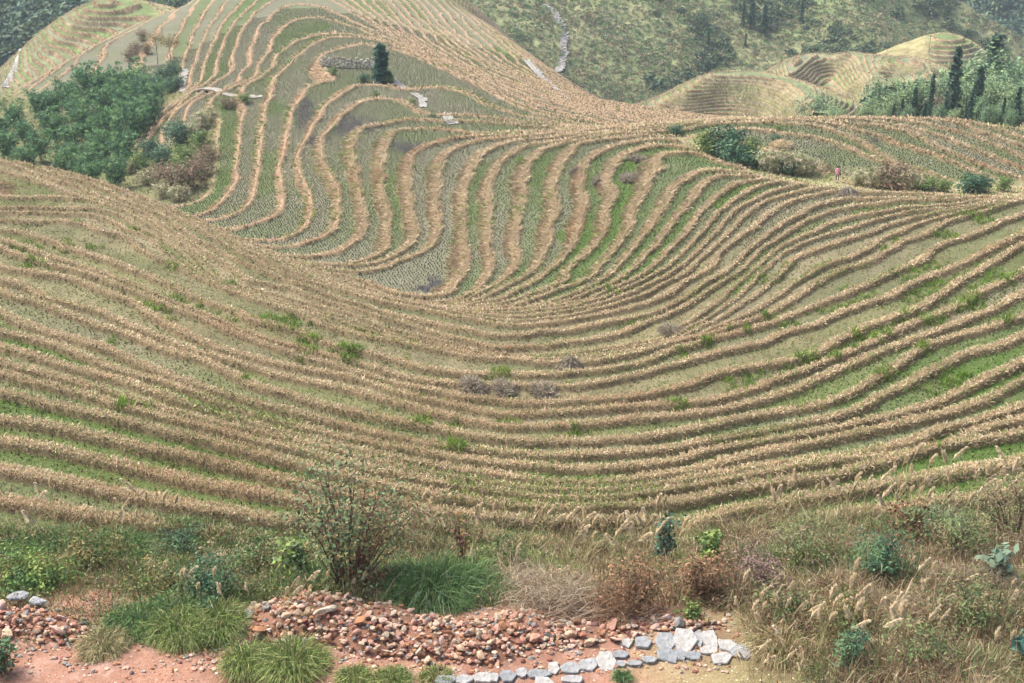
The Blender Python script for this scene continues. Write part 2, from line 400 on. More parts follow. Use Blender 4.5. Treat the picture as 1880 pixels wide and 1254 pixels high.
_nearrow = sst(17.0, 23.0, K)                          # lower, hairier rims on the camera's own slope
_far = sst(7, 3, K)
Wd = np.minimum((0.41 - 0.16 * _far - 0.09 * _nearrow) * strip, 2.3)
uw = np.clip(1 - d_up / Wd, 0, 1)                      # 0 at the foot of the wall above, 1 at its rim
wall = uw * uw * (3 - 2 * uw)
bw = np.minimum(0.34 + 0.06 * _nearrow, (0.14 + 0.04 * _nearrow + 0.08 * _far) * strip)  # half-built bank along the rim: flat top, steep inner side
dn = d_in / bw
bund = sst(1.35, 0.75, dn)
bh = (0.24 + 0.03 * _nearrow) * np.minimum(1, strip / 1.6) * (0.75 + 0.5 * fbm(X / 4, Y / 4, 15))
rough = (fbm(X * 1.7, Y * 1.7, 21, 3) - 0.5)
ZT = ZLO + DZ * wall + bh * np.maximum(bund, uw ** 4) + 0.05 * rough + 0.22 * rough * np.clip(4 * uw * (1 - uw), 0, 1)
ZS = H - 0.4 * DZ + 0.5 * (fbm(X / 3.1, Y / 3.1, 31) - 0.5) + 0.15 * rough
Z = ZT * T + (1 - T) * ZS
path_y = near * sst(33.0, 30.5, R)
Z = np.where(path_y > 0, Z * (1 - 0.7 * path_y) + 0.7 * path_y * (H - 0.1 + 0.10 * rough), Z)

# ---- colours of the ground itself
n1 = fbm(X / 7, Y / 7, 41); n2 = fbm(X / 1.6, Y / 1.6, 51); n3 = fbm(X / 22, Y / 22, 61)
lev = _hash(KF, np.floor(X / 45 + n3 * 2), 5)          # every terrace its own state
lev2 = _hash(KF, np.floor(X / 30 + n3 * 2), 11)
def rgb(*c): return np.array(c)[None, None, :]
clean = sst(22.5, 18.5, K) + 0 * R                     # cut and clean fields (bowl and far side)
clean = np.clip(clean + sst(0.5, 0.9, lev) * 0.55 * sst(36.5, 38, K) + 0.55 * sst(33, 36.5, K) + 0.35 * sst(0.05, 0.2, AZ) * sst(28, 32, K) + sst(0.13, 0.2, AZ) * sst(30, 26, K) * 0.7, 0, 1)
gness = np.clip(0.22 + 0.9 * (lev - 0.45) + 0.8 * (n1 - 0.5) + 0.55 * sst(34, 38, K) + 0.35 * (sst(11.5, 14, K) - sst(19, 22, K)), 0, 1)
c_grey = rgb(0.185, 0.188, 0.125); c_gn = rgb(0.085, 0.15, 0.035); c_dry = rgb(0.30, 0.245, 0.15)
field = c_grey * (1 - gness[..., None]) + c_gn * gness[..., None]
field = field * (1 - 0.5 * sst(0.55, 0.75, n2)[..., None]) + 0.5 * sst(0.55, 0.75, n2)[..., None] * (rgb(0.25, 0.24, 0.18) * (1 - gness[..., None]) + gness[..., None] * rgb(0.13, 0.19, 0.06))
BURN = [(655,225,70,24),(560,205,26,40),(748,262,62,14),(800,510,26,22),(790,515,40,8),(510,430,30,10),(362,385,18,7),(585,250,34,14),(1600,252,60,12),(1560,270,60,12),(1690,270,60,14),(1500,285,50,14)]
burn = np.zeros_like(R)
for bx, by, ba, bb in BURN:
    q = ((PX - bx) / ba) ** 2 + ((PY - by) / bb) ** 2
    burn = np.maximum(burn, np.exp(-q * 1.2) * (1.0 if bx < 1400 else 0.6))
burn = sst(0.28, 0.75, burn * (0.1 + 1.5 * fbm(X * 1.6, Y * 1.6, 71, 4)))
field = field * (1 - burn[..., None]) + burn[..., None] * rgb(0.075, 0.072, 0.078)
_ol = np.clip(sst(0.35, 0.65, lev2) * 0.75 + 0.9 * (fbm(X / 3, Y / 3, 91) - 0.4), 0, 1)[..., None]
over = (c_dry * (1 - _ol) + rgb(0.135, 0.145, 0.06) * _ol) * (0.75 + 0.5 * n2[..., None])
field = field * clean[..., None] + (1 - clean[..., None]) * (over * 0.75 + 0.25 * field)
bank = (rgb(0.18, 0.14, 0.08) * (1 - _far[..., None]) + rgb(0.29, 0.205, 0.13) * _far[..., None]) * (0.7 + 0.6 * n2[..., None])
isbank = np.clip(np.maximum(sst(0.05, 0.35, uw), sst(1.35, 1.1, dn)), 0, 1)[..., None]
field = field * 0.78
colr = field * (1 - isbank) + bank * isbank
scrubc = rgb(0.12, 0.13, 0.06) * (0.6 + 0.8 * n2[..., None]) + 0.06 * n1[..., None] * rgb(1, 0.7, 0.4)
dipc = rgb(0.34, 0.30, 0.18) * (0.7 + 0.6 * n2[..., None]) * (1 - 0.5 * sst(0.45, 0.7, n1)[..., None]) + 0.5 * sst(0.45, 0.7, n1)[..., None] * rgb(0.2, 0.24, 0.09)
redc = rgb(0.27, 0.15, 0.105) * (0.75 + 0.5 * n2[..., None]) + 0.06 * sst(0.5, 0.8, fbm(X * 3, Y * 3, 81))[..., None]
nearc = rgb(0.20, 0.17, 0.09) * (0.6 + 0.8 * n2[..., None])
red = sst(0.25, 0.75, path_y * 1.0)[..., None] * np.clip(1.25 - 1.2 * sst(0.04, 0.22, AZ + 0.1 * (n2 - 0.5)), 0, 1)[..., None]
nearc = nearc * (1 - red) + redc * red
colr = colr * (1 - scrub_left[..., None]) + scrubc * scrub_left[..., None]
colr = colr * (1 - dip[..., None]) + dipc * dip[..., None]
colr = colr * (1 - near[..., None]) + nearc * near[..., None]

_i = np.arange(NR * NA).reshape(NR, NA)
_q = np.stack([_i[:-1, :-1], _i[:-1, 1:], _i[1:, 1:], _i[1:, :-1]], -1).reshape(-1, 4)
hill = mesh_np('terraced_hillside', np.stack([X, Y, Z + CAMZ], -1).reshape(-1, 3), [_q], M_EARTH, colr.reshape(-1, 3), smooth=True)
tag(hill, 'terraced hillside of narrow curving rice fields with grassy banks', kind='structure')

def cell(x, y):                                        # grid index under a ground point
    a = (np.arctan2(x, y) - AZ0) / dA; r = (np.log(np.hypot(x, y)) - LR0) / dL
    return np.clip(r, 0, NR - 1.001), np.clip(a, 0, NA - 1.001)
def bil(F, r, a):
    i = np.floor(r).astype(int); j = np.floor(a).astype(int); f = r - i; g = a - j
    return F[i, j] * (1 - f) * (1 - g) + F[i + 1, j] * f * (1 - g) + F[i, j + 1] * (1 - f) * g + F[i + 1, j + 1] * f * g
def ground(x, y):
    r, a = cell(np.asarray(x, float), np.asarray(y, float)); return bil(Z, r, a) + CAMZ

_tan = (Z / R); _mx = np.maximum.accumulate(_tan, 0)
_VIS = _tan >= _mx - 2e-3
_ppx, _ppy = project(X, Y, Z)
def spot(px, py):                                      # ground point seen at a survey pixel
    d = np.where(_VIS, (_ppx - px) ** 2 + (_ppy - py) ** 2, 1e12); i = np.unravel_index(np.argmin(d), d.shape)
    return float(X[i]), float(Y[i]), float(Z[i] + CAMZ)
# ---------------------------------------------------------------- grass and stubble on the terraces
DRY = [(0.68,0.56,0.39),(0.60,0.48,0.32),(0.54,0.42,0.28),(0.42,0.31,0.20),(0.73,0.63,0.46),(0.52,0.38,0.26),(0.52,0.45,0.28)]
GRN = [(0.17,0.27,0.05),(0.11,0.19,0.045),(0.22,0.33,0.06),(0.25,0.34,0.11),(0.15,0.22,0.09)]
GREENSPOTS = [(955,295,10,12),(1345,607,16,8),(1425,572,14,7),(1400,580,14,6),(1370,608,12,6),(1650,440,18,7),(1625,455,14,7),(310,490,22,9),(125,450,14,6),(620,645,90,10),(650,668,60,10),(560,625,40,8),
 (800,780,60,9),(760,765,40,7),(1060,790,30,6),(920,690,24,8),(1045,695,14,9),(740,650,20,8),(1300,630,30,9),(1260,650,26,8),(1500,660,60,10),(1600,620,50,12),(1700,585,60,14),(1780,555,60,18),(1850,515,40,16),
 (1690,645,26,9),(1610,690,40,9),(1440,750,50,8),(1560,520,30,8),(1240,745,36,6),(930,765,60,5),(830,825,60,7),(240,750,50,8),(450,700,30,6),(560,662,30,6),(150,410,16,5),(1180,590,30,6),(1125,537,26,4),(60,480,40,8),(200,620,14,6),(1740,430,40,8),(1800,400,60,6),(420,520,20,6),(1560,640,36,10),(1830,590,40,8)]
def grass():
    n = 2600000
    r = rng.uniform(0, NR - 1.01, n); a = rng.uniform(0, NA - 1.01, n)
    i = r.astype(int); j = a.astype(int)
    g = lambda F: F[i, j]
    rr = g(R); px = g(PX); py = g(PY)
    keep = (px > -120) & (px < 2000) & (py < 1330) & (rr < 300) & g(_VIS2)
    i, j, r, a, rr, px, py = [q[keep] for q in (i, j, r, a, rr, px, py)]
    n = len(i)
    x = bil(X, r, a); y = bil(Y, r, a); z = bil(Z, r, a) + CAMZ
    u = g(uw); di = g(dn); t = g(T); ov = 1 - g(clean)
    patch = fbm(x / 2.2, y / 2.2, 101); patch2 = fbm(x / 9, y / 9, 111); clump = vnoise(x * 2.3, y * 2.3, 131)
    pb = np.maximum(sst(0.02, 0.25, u), sst(1.4, 1.2, di)); foot = sst(1.25, 1.4, di) * sst(2.6, 1.9, di) * sst(20, 24, g(K)) * sst(0.4, 0.6, fbm(x / 5, y / 5, 151))
    pf = np.where(g(K) > 19, (0.55 + (0.05 + 0.35 * sst(0.45, 0.68, patch)) * ov * (1 - 0.8 * sst(0.35, 0.65, g(lev2)))), ov * 0.4) * (1 - 0.5 * sst(2.0, 1.5, di))
    p = np.maximum(pb * 0.7, pf) * t
    p = np.maximum(p, 0.75 * foot * t)
    far = sst(190, 260, rr); p = p * (1 - 0.35 * far) * (1 - 0.5 * sst(7, 3, g(K)))
    nr_ = g(near) * np.clip(1 - 1.1 * g(path_y), 0.0, 1); dp = g(dip); sc = g(scrub_left)
    p = np.maximum(p, 0.75 * nr_ * sst(0.25, 0.6, patch)); p = np.maximum(p, dp * 0.5); p = np.maximum(p, sc * 0.4)
    gs = np.zeros(n)
    for bx, by, ba, bb in GREENSPOTS:
        gs = np.maximum(gs, np.exp(-((px - bx) / ba) ** 2 - ((py - by) / bb) ** 2))
    gs = np.maximum(0.85 * gs, 0.62 * sst(0.58, 0.70, fbm(x / 7, y / 5, 181)) * (g(lev2) > 0.45) * (1 - pb * 0.8) * sst(22, 26, g(K)) * sst(46, 43, g(K)))
    gs = sst(0.3, 0.75, gs * (0.4 + 1.2 * clump))
    p = np.maximum(p, 0.9 * gs * t)
    ok = rng.random(n) < p
    idx = np.nonzero(ok)[0]
    def s(q): return q[idx]
    i, j, rr, x, y, z, u, di, patch, patch2, clump, gs, pbk, nr_, dp, sc, k, foot = [s(q) for q in (i, j, rr, x, y, z, u, di, patch, patch2, clump, gs, pb, nr_, dp, sc, g(K), foot)]
    n = len(idx)
    dh = np.stack([DHX[i, j], DHY[i, j], np.zeros(n)], 1)
    on_bank = (pbk > 0.5) & (foot < 0.3)
    # green share: some banks stay green at the foot, field weeds are greener
    pg = 0.05 + 0.20 * sst(0.5, 0.75, patch2) + 0.22 * (~on_bank) + 0.35 * (sst(7, 3, k) * sst(-1, 1, k)) * sst(0.4, 0.6, patch2)
    pg = pg + 0.25 * on_bank * sst(0.45, 0.1, u) * (di > 1.5)
    pg = np.maximum(pg, gs * 0.92); pg = np.maximum(pg, 0.42 * nr_ * sst(0.42, 0.58, patch2) + 0.25 * nr_); pg = np.maximum(pg, dp * 0.35); pg = np.maximum(pg, sc * 0.55)
    pg = pg + 0.55 * on_bank * sst(0.62, 0.74, fbm(x / 11, y / 11, 171)) * sst(18, 24, k)
    pg = np.maximum(pg, 0.9 * foot)
    isg = rng.random(n) < pg
    L = np.maximum(0.23, 0.0022 * rr) * rng.uniform(0.6, 1.3, n) * (0.75 + 0.5 * clump)
    bowl = sst(21, 17, k) * sst(-1, 1, k)
    L = L * (1 + 0.9 * bowl * on_bank)
    L = np.minimum(L, 0.12 + 0.22 * strip[i, j] * (0.7 + 0.6 * clump))
    L = L * np.where(on_bank, 1.0, 0.5 + 0.3 * (k > 20)) * (1 + 0.7 * gs) * (1 + 0.7 * nr_)
    litter = (~on_bank) & (gs < 0.45) & (nr_ < 0.3) & (rng.random(n) < 0.75)
    L = np.where(litter, L * 0.85, L)
    W = np.maximum(0.012, 0.0006 * rr) * rng.uniform(0.7, 1.3, n)
    up = np.where(on_bank, 0.55, 0.5) + 0.5 * gs + 0.4 * nr_
    hang = np.where(on_bank, 0.5 + 0.5 * u, 0.35) * (1 - 0.8 * gs)
    inn = (di < 1.5) & (di > 0.35) & (u < 0.02)
    side = np.where(inn, -0.55, 1.0) * hang                # bund grass leans both ways
    D = dh * (side * (1 + 0.8 * bowl))[:, None] + rng.normal(0, 1, (n, 3)) * (0.38 - 0.18 * bowl * on_bank)[:, None]; D[:, 2] = np.abs(D[:, 2]) * 0.5 + up
    lie = litter
    D[lie, 2] *= 0.25
    D /= np.linalg.norm(D, axis=1, keepdims=True)
    rim = np.maximum(sst(0.55, 0.95, u), (di < 1.0) * (u < 0.02))  # rim lighter, wall darker: skylight on the bank tops painted into blade colour
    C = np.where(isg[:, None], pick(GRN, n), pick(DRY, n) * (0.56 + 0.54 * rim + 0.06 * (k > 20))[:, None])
    C = C * (0.8 + 0.4 * fbm(x / 4.0, y / 4.0, 121))[:, None]
    mean = C.mean(0) if False else np.array([0.55, 0.43, 0.29])
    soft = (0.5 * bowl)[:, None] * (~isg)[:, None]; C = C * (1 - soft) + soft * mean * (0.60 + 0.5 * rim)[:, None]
    # litter on the fields takes after the field: grey straw or young green
    fg = g(gness); li = litter & (rng.random(n) < 0.35 + 0.4 * sst(0.5, 0.9, g(clean))); C[li] = (np.array([0.30, 0.27, 0.18]) * (1 - fg[li, None]) + np.array([0.15, 0.24, 0.06]) * fg[li, None]) * rng.uniform(0.6, 1.3, (li.sum(), 1))
    C[foot > 0.4] *= 0.6  # weeds at the bank base darkened in colour for the shade there
    br = sst(0.55, 0.75, fbm(x / 6.0, y / 6.0, 141))[:, None] * (~isg)[:, None]
    C = C * (1 - 0.35 * br) + 0.35 * br * np.array([[0.40, 0.20, 0.11]])
    bright = (gs > 0.5) & isg
    C[bright] = C[bright] * np.array([1.0, 1.08, 0.8])
    dr = rng.uniform(0.6, 1.5, n) * np.where(isg, 0.6, 1.0)
    P = np.stack([x, y, z - 0.02], 1)
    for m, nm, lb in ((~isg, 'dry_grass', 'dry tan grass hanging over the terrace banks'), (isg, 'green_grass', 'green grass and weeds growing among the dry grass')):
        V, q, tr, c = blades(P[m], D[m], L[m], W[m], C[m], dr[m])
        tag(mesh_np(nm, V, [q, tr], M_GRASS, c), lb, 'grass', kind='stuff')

def stubble():
    gx, gy = np.meshgrid(np.arange(-110, 110, 0.28), np.arange(40, 275, 0.28))
    gx = gx.ravel() + rng.normal(0, 0.05, gx.size); gy = gy.ravel() + rng.normal(0, 0.05, gy.size)
    ca, sa = math.cos(0.35), math.sin(0.35); x = gx * ca - (gy - 130) * sa; y = gx * sa + (gy - 130) * ca + 130
    r, a = cell(x, y); i = r.astype(int); j = a.astype(int)
    f = lambda F: F[i, j]
    ok = (np.abs(np.arctan2(x, y)) < 0.47) & (np.hypot(x, y) < 272) & (f(uw) < 0.02) & (f(dn) > 1.4) & (f(T) > 0.8) & (f(clean) > 0.5) & f(_VIS2)
    ok &= rng.random(len(x)) < 0.55 + 0.38 * sst(75, 100, np.hypot(x, y))
    x, y, r, a, i, j = x[ok], y[ok], r[ok], a[ok], i[ok], j[ok]; n = len(x)
    z = bil(Z, r, a) + CAMZ - 0.01
    w = rng.uniform(0.055, 0.085, n) * np.clip(np.hypot(x, y) / 105, 0.55, 1.5); h = rng.uniform(0.08, 0.15, n)
    th = rng.uniform(0, 6.28, n); V = np.zeros((n, 5, 3))
    for q in range(4):
        V[:, q] = np.stack([x + w * np.cos(th + q * 1.5708), y + w * np.sin(th + q * 1.5708), z], 1)
    V[:, 4] = np.stack([x + rng.normal(0, 0.03, n), y + rng.normal(0, 0.03, n), z + h], 1)
    b = np.arange(n)[:, None] * 5
    t = np.concatenate([b + np.array([[0, 1, 4]]), b + np.array([[1, 2, 4]]), b + np.array([[2, 3, 4]]), b + np.array([[3, 0, 4]])])
    C = pick([(0.055,0.06,0.028),(0.075,0.07,0.035),(0.05,0.06,0.025),(0.13,0.11,0.06)], n)  # dark tones also stand in for the shadow in each tuft
    tag(mesh_np('rice_stubble', V.reshape(-1, 3), [t], M_GRASS, np.repeat(C, 5, 0)), 'cut rice stubble standing in dotted rows on the terrace fields', 'stubble', kind='stuff')
_VIS2 = _tan >= _mx - 0.03
grass(); stubble()
# ---------------------------------------------------------------- the hills behind
class Patch:
    def __init__(s, name, label, pts, az, rr, na, nr, step=None, pal=None, fade=None, amp=0.6, lam=1e-4, bankcol=(0.33,0.24,0.15), lines=()):
        P = np.array([at_r(*p) for p in pts] + [(*at_z(px, py, z), z) for px, py, z in lines], float); tps = TPS(P, lam)
        u, v = np.meshgrid(np.linspace(az[0], az[1], 90), np.linspace(math.log(rr[0]), math.log(rr[1]), 70))
        h = upsample(tps(u, v), nr, na)
        A, L = np.meshgrid(np.linspace(az[0], az[1], na), np.linspace(math.log(rr[0]), math.log(rr[1]), nr))
        s.R = np.exp(L); s.X = s.R * np.sin(A); s.Y = s.R * np.cos(A); s.az = az; s.lr = (math.log(rr[0]), math.log(rr[1])); s.na = na; s.nr = nr
        X, Y = s.X, s.Y
        h = h + amp * (fbm(X / 9, Y / 9, 203) - 0.5) * 2
        s.px, s.py = project(X, Y, h)
        n1 = fbm(X / 14, Y / 14, 211); n2 = fbm(X / 3.5, Y / 3.5, 217)
        pal = [np.array(c)[None, None] for c in pal]
        col = pal[0] * (1 - n1[..., None]) + pal[1] * n1[..., None]
        col = col * (0.7 + 0.6 * n2[..., None])
        s.wall = np.zeros_like(h)
        if step:
            gA = np.gradient(h, axis=1) / (s.R * (A[0, 1] - A[0, 0])); gR = np.gradient(h, axis=0) / (s.R * (L[1, 0] - L[0, 0])); G = np.hypot(gA, gR) + 0.03
            q = h / step + 0.12 * (fbm(X / 30, Y / 30, 223) - 0.5); k = np.floor(q); f = q - k
            t = np.ones_like(h) if fade is None else fade(s)
            w = np.clip((f - 0.78) / 0.22, 0, 1); w = w * w * (3 - 2 * w)
            bd = np.exp(-(f / 0.13) ** 2)
            z = (k + w) * step + 0.25 * bd
            h = h * (1 - t) + z * t
            lev = _hash(k, np.floor(X / 40), 7)[..., None]
            fc = np.array([[[0.19, 0.20, 0.125]]]) * (1 - lev) + np.array([[[0.13, 0.18, 0.065]]]) * lev
            bk = np.clip(np.maximum(w * 1.6, bd), 0, 1)
            s.wall = bk * t
            fc = fc * (1 - bk[..., None]) + np.array(bankcol)[None, None] * (0.75 + 0.5 * n2[..., None]) * bk[..., None]
            col = col * (1 - t[..., None]) + fc * t[..., None]
        s.Z = h; s.n1 = n1
        i = np.arange(nr * na).reshape(nr, na)
        fq = np.stack([i[:-1, :-1], i[:-1, 1:], i[1:, 1:], i[1:, :-1]], -1).reshape(-1, 4)
        s.ob = tag(mesh_np(name, np.stack([X, Y, h + CAMZ], -1).reshape(-1, 3), [fq], M_FAR, col.reshape(-1, 3), smooth=True), label, kind='structure')
        tn = h / s.R; mx = np.maximum.accumulate(tn, 0); s.vis = tn >= mx - 4e-3
    def spot(s, px, py):
        d = np.where(s.vis, (s.px - px) ** 2 + (s.py - py) ** 2, 1e12); i = np.unravel_index(np.argmin(d), d.shape)
        return float(s.X[i]), float(s.Y[i]), float(s.Z[i] + CAMZ)

def leaf_mass(name, label, cat, C, S, m, leaf, pal, g, flat=0.3, squash=0.75):
    """many low scrubs as one body of leaves: centres C, sizes S, m leaves each"""
    n = len(C)
    d = g.normal(size=(n * m, 3)); d /= np.linalg.norm(d, axis=1, keepdims=True); d[:, 2] = np.abs(d[:, 2]) * 1.0 - 0.1
    rad = np.repeat(S, m) * g.uniform(0.45, 1.0, n * m)
    P = np.repeat(C, m, 0) + d * rad[:, None] * np.array([1, 1, squash])
    cc = np.repeat(pick(pal, n, 0.12, g), m, 0) * g.uniform(0.75, 1.25, (n * m, 1))
    V, q, _, c = leaf_quads(P, np.repeat(leaf * S ** 0.5, m), cc, g, out=d, flat=flat)
    return tag(mesh_np(name, V, [q], M_LEAF, c), label, cat, kind='stuff')

def scatter(p, n, g, test):
    i = g.integers(0, p.nr, n); j = g.integers(0, p.na, n)
    ok = p.vis[i, j] & (p.px[i, j] > -150) & (p.px[i, j] < 2030) & (p.py[i, j] > -60) & (p.py[i, j] < 330)
    ok &= g.random(n) < test(p.px[i, j], p.py[i, j], p.X[i, j], p.Y[i, j])
    i, j = i[ok], j[ok]
    return np.stack([p.X[i, j], p.Y[i, j], p.Z[i, j] + CAMZ], 1)

SCRUB = [(0.20,0.29,0.12),(0.15,0.22,0.11),(0.25,0.32,0.14),(0.33,0.30,0.17),(0.38,0.33,0.21),(0.27,0.22,0.15),(0.16,0.24,0.13)]
WOOD = [(0.075,0.13,0.08),(0.10,0.165,0.09),(0.06,0.105,0.07),(0.13,0.19,0.095),(0.085,0.145,0.10)]
g5 = np.random.default_rng(55)

def arcs(rows):
    out = []
    for z, pl in rows: out += [(float(a), float(b), z) for a, b in _resample(pl, 14)]
    return out
ARC1 = arcs([(-97.0,[1185,203,1235,203,1295,203,1347,203,1385,206,1410,213]),(-96.0,[1235,196,1280,194,1320,189,1355,189,1385,194,1410,202,1430,214]),(-95.0,[1250,190,1300,180,1335,176,1372,179,1405,187,1442,210]),
 (-94.0,[1255,175,1285,168,1320,167,1360,168,1397,173,1435,187,1460,210]),(-93.0,[1267,165,1300,158,1335,157,1385,161,1422,172,1460,192,1480,210]),(-92.0,[1295,152,1335,147,1385,150,1430,160,1460,177,1490,205]),(-91.2,[1320,141,1385,139,1422,143,1460,155,1485,180,1505,205])])
ARC2 = arcs([(-104.5,[1505,142,1522,133,1540,141,1547,155,1556,175]),(-103.5,[1492,134,1515,121,1535,126,1550,145,1560,162,1570,185]),(-102.4,[1472,145,1497,117,1522,111,1550,118,1565,140,1575,160,1582,180]),
 (-101.3,[1452,138,1485,113,1522,104,1560,111,1575,135,1585,150,1590,170]),(-100.3,[1435,137,1467,114,1510,102,1550,99,1580,107,1590,140,1597,160]),(-99.4,[1585,102,1602,112,1607,140,1610,160]),(-98.6,[1620,106,1627,125,1625,147]),(-97.8,[1640,108,1650,125,1650,150]),(-97.0,[1665,112,1680,130,1680,155]),(-96.2,[1700,118,1720,140,1725,160])])
m1 = Patch('rounded_hill', 'low rounded hill ringed by straw coloured terraces', [
 (1100,214,312),(1150,199,314),(1200,183,315),(1260,152,316),(1340,135,317),(1440,142,317),(1530,172,316),(1600,200,314),(1680,235,312),(1750,262,310),
 (1100,250,298),(1200,250,298),(1300,252,297),(1440,254,297),(1560,256,297),(1650,266,296),(1750,288,296),
 (1150,240,335),(1200,222,335),(1340,180,335),(1440,185,335),(1560,215,335),(1680,270,335),(1200,270,370),(1340,235,370),(1500,250,370)],
 (0.03, 0.33), (292, 365), 620, 420, 0.55, [(0.30,0.24,0.14),(0.24,0.25,0.12)], amp=0.25, lines=ARC1)
m2 = Patch('terraced_spur', 'narrow terraced spur curving down behind the rounded hill', [
 (1300,182,366),(1340,166,366),(1400,137,366),(1450,108,369),(1500,97,370),(1550,95,370),(1600,101,370),(1650,104,369),(1700,114,368),(1760,136,366),(1830,166,364),
 (1340,215,352),(1400,215,350),(1480,222,349),(1560,228,349),(1640,228,349),(1760,238,349),(1830,255,349),
 (1340,195,385),(1450,142,388),(1550,132,388),(1650,148,388),(1750,178,388),(1830,210,386),(1450,190,430),(1600,190,430)],
 (0.12, 0.37), (338, 425), 620, 420, 0.62, [(0.30,0.25,0.15),(0.22,0.23,0.11)], amp=0.25, lines=ARC2)
m3 = Patch('far_knoll', 'far straw coloured knoll with faint terraces', [
 (1540,118,424),(1600,105,424),(1640,88,424),(1700,64,425),(1760,67,425),(1795,85,424),(1830,125,420),(1880,175,415),(1960,240,410),
 (1540,150,405),(1600,150,404),(1700,158,403),(1780,178,402),(1850,215,402),(1960,280,400),
 (1600,150,455),(1700,115,455),(1760,120,455),(1850,185,450),(1700,190,500)],
 (0.19, 0.40), (398, 495), 520, 360, 0.9, [(0.36,0.29,0.16),(0.26,0.25,0.12)], fade=lambda s: sst(1690, 1720, s.px) * 0.9 + 0.1, bankcol=(0.36,0.27,0.16))
bk = Patch('back_knoll', 'terraced knoll behind the left shoulder of the hill', [
 (20,120,345),(50,87,345),(65,69,345),(85,54,345),(107,37,345),(135,24,345),(155,13,345),(180,1,345),(225,0,345),(288,10,345),(340,24,345),(-60,175,345),
 (-60,215,318),(0,195,318),(30,172,318),(110,128,319),(200,88,320),(290,40,323),(340,30,325),
 (170,45,335),(210,50,333),
 (50,120,380),(107,80,380),(180,45,380),(288,50,380),(180,90,430)],
 (-0.38, -0.18), (314, 425), 520, 360, 0.8, [(0.27,0.22,0.14),(0.2,0.21,0.11)])
far = Patch('far_hillside', 'steep scrubby hillside across the valley', [
 (760,120,415),(850,150,402),(1000,185,405),(1200,215,412),(1400,215,425),(1600,215,435),(1720,230,440),
 (760,-20,450),(850,-20,455),(1000,-25,470),(1200,-25,482),(1400,-25,500),(1560,-20,505),
 (850,60,428),(1100,80,442),(1250,110,446),(1390,100,462),(1330,60,468),(1450,60,480),(1430,120,455),(1550,90,470),
 (1600,10,503),(1645,50,494),(1668,100,478),(1690,160,460),
 (1720,110,520),(1720,60,540),(1650,30,540),(1800,160,520),(1600,-120,560),(1200,-120,540),(850,-110,510)],
 (-0.12, 0.36), (398, 560), 520, 420, None, [(0.17,0.22,0.09),(0.25,0.23,0.13)], amp=1.6)
mr = Patch('wooded_mountain', 'dark wooded mountain beyond the valley', [
 (1350,-60,830),(1550,-60,810),(1880,-60,790),(2050,-60,790),(1450,60,720),(1600,110,700),(1760,120,690),(1880,190,670),(2050,230,660),(1700,20,760),(1850,60,740),(1500,-200,900),(1880,-200,900)],
 (0.12, 0.44), (650, 900), 300, 260, None, [(0.07,0.11,0.06),(0.10,0.14,0.07)], amp=7)
ml = Patch('wooded_slope', 'dark wooded slope behind the left knoll', [
 (-150,-60,520),(0,-60,515),(150,-60,510),(340,-50,510),(-150,180,395),(0,170,392),(60,120,398),(150,70,405),(250,45,415),(340,40,425),(480,60,440),(0,60,430),(150,0,450),(480,-40,510),(-100,-200,620),(340,-180,620)],
 (-0.42, -0.14), (385, 600), 260, 240, None, [(0.08,0.13,0.065),(0.11,0.165,0.075)], amp=4)

c = scatter(far, 60000, g5, lambda px, py, x, y: 0.45 + 0.55 * sst(0.40, 0.58, fbm(x / 11, y / 11, 301)) * sst(800, 1100, px + (py * 0.6)))
leaf_mass('hillside_scrub', 'mottled scrub covering the far hillside', 'scrub', c, g5.uniform(0.35, 1.3, len(c)) ** 1.3, 24, 0.26, SCRUB, g5)
c = scatter(far, 9000, g5, lambda px, py, x, y: sst(0.56, 0.70, fbm(x / 16, y / 16, 311)) * sst(1150, 1300, px))
leaf_mass('hillside_thicket', 'dark thickets in the folds of the far hillside', 'thicket', c, g5.uniform(1.3, 3.0, len(c)), 70, 0.34, [(0.09,0.14,0.075),(0.13,0.18,0.09),(0.07,0.11,0.07)], g5)
c = scatter(mr, 9000, g5, lambda px, py, x, y: 0.8 + 0 * px)
leaf_mass('mountain_forest', 'dense dark forest on the far mountain', 'forest', c, g5.uniform(3, 7, len(c)), 60, 0.55, WOOD, g5, squash=1.2)
c = scatter(ml, 7000, g5, lambda px, py, x, y: 0.8 + 0 * px)
leaf_mass('slope_forest', 'dense forest on the slope behind the left knoll', 'forest', c, g5.uniform(2, 4.5, len(c)), 60, 0.5, WOOD, g5, squash=1.3)
# tan tufts that edge the terraces of the nearer hills
for pch, nm in ((m1, 'hill_grass'), (m2, 'spur_grass'), (m3, 'knoll_grass'), (bk, 'back_grass')):
    i = g5.integers(0, pch.nr, 130000); j = g5.integers(0, pch.na, 130000)
    ok = pch.vis[i, j] & (g5.random(130000) < 0.015 + 0.9 * pch.wall[i, j] ** 1.5); i, j = i[ok], j[ok]; n = len(i)
    P = np.stack([pch.X[i, j], pch.Y[i, j], pch.Z[i, j] + CAMZ], 1)
    D = g5.normal(0, 0.45, (n, 3)); D[:, 2] = 0.8; D /= np.linalg.norm(D, axis=1, keepdims=True)
    V, q, t, cc = blades(P, D, g5.uniform(0.3, 0.55, n), np.full(n, 0.14), pick(DRY, n, 0.08, g5) * 0.75, np.full(n, 0.8), g5)
    tag(mesh_np(nm, V, [q, t], M_GRASS, cc), 'dry tan grass along the rims of the farther terraces', 'grass', kind='stuff')
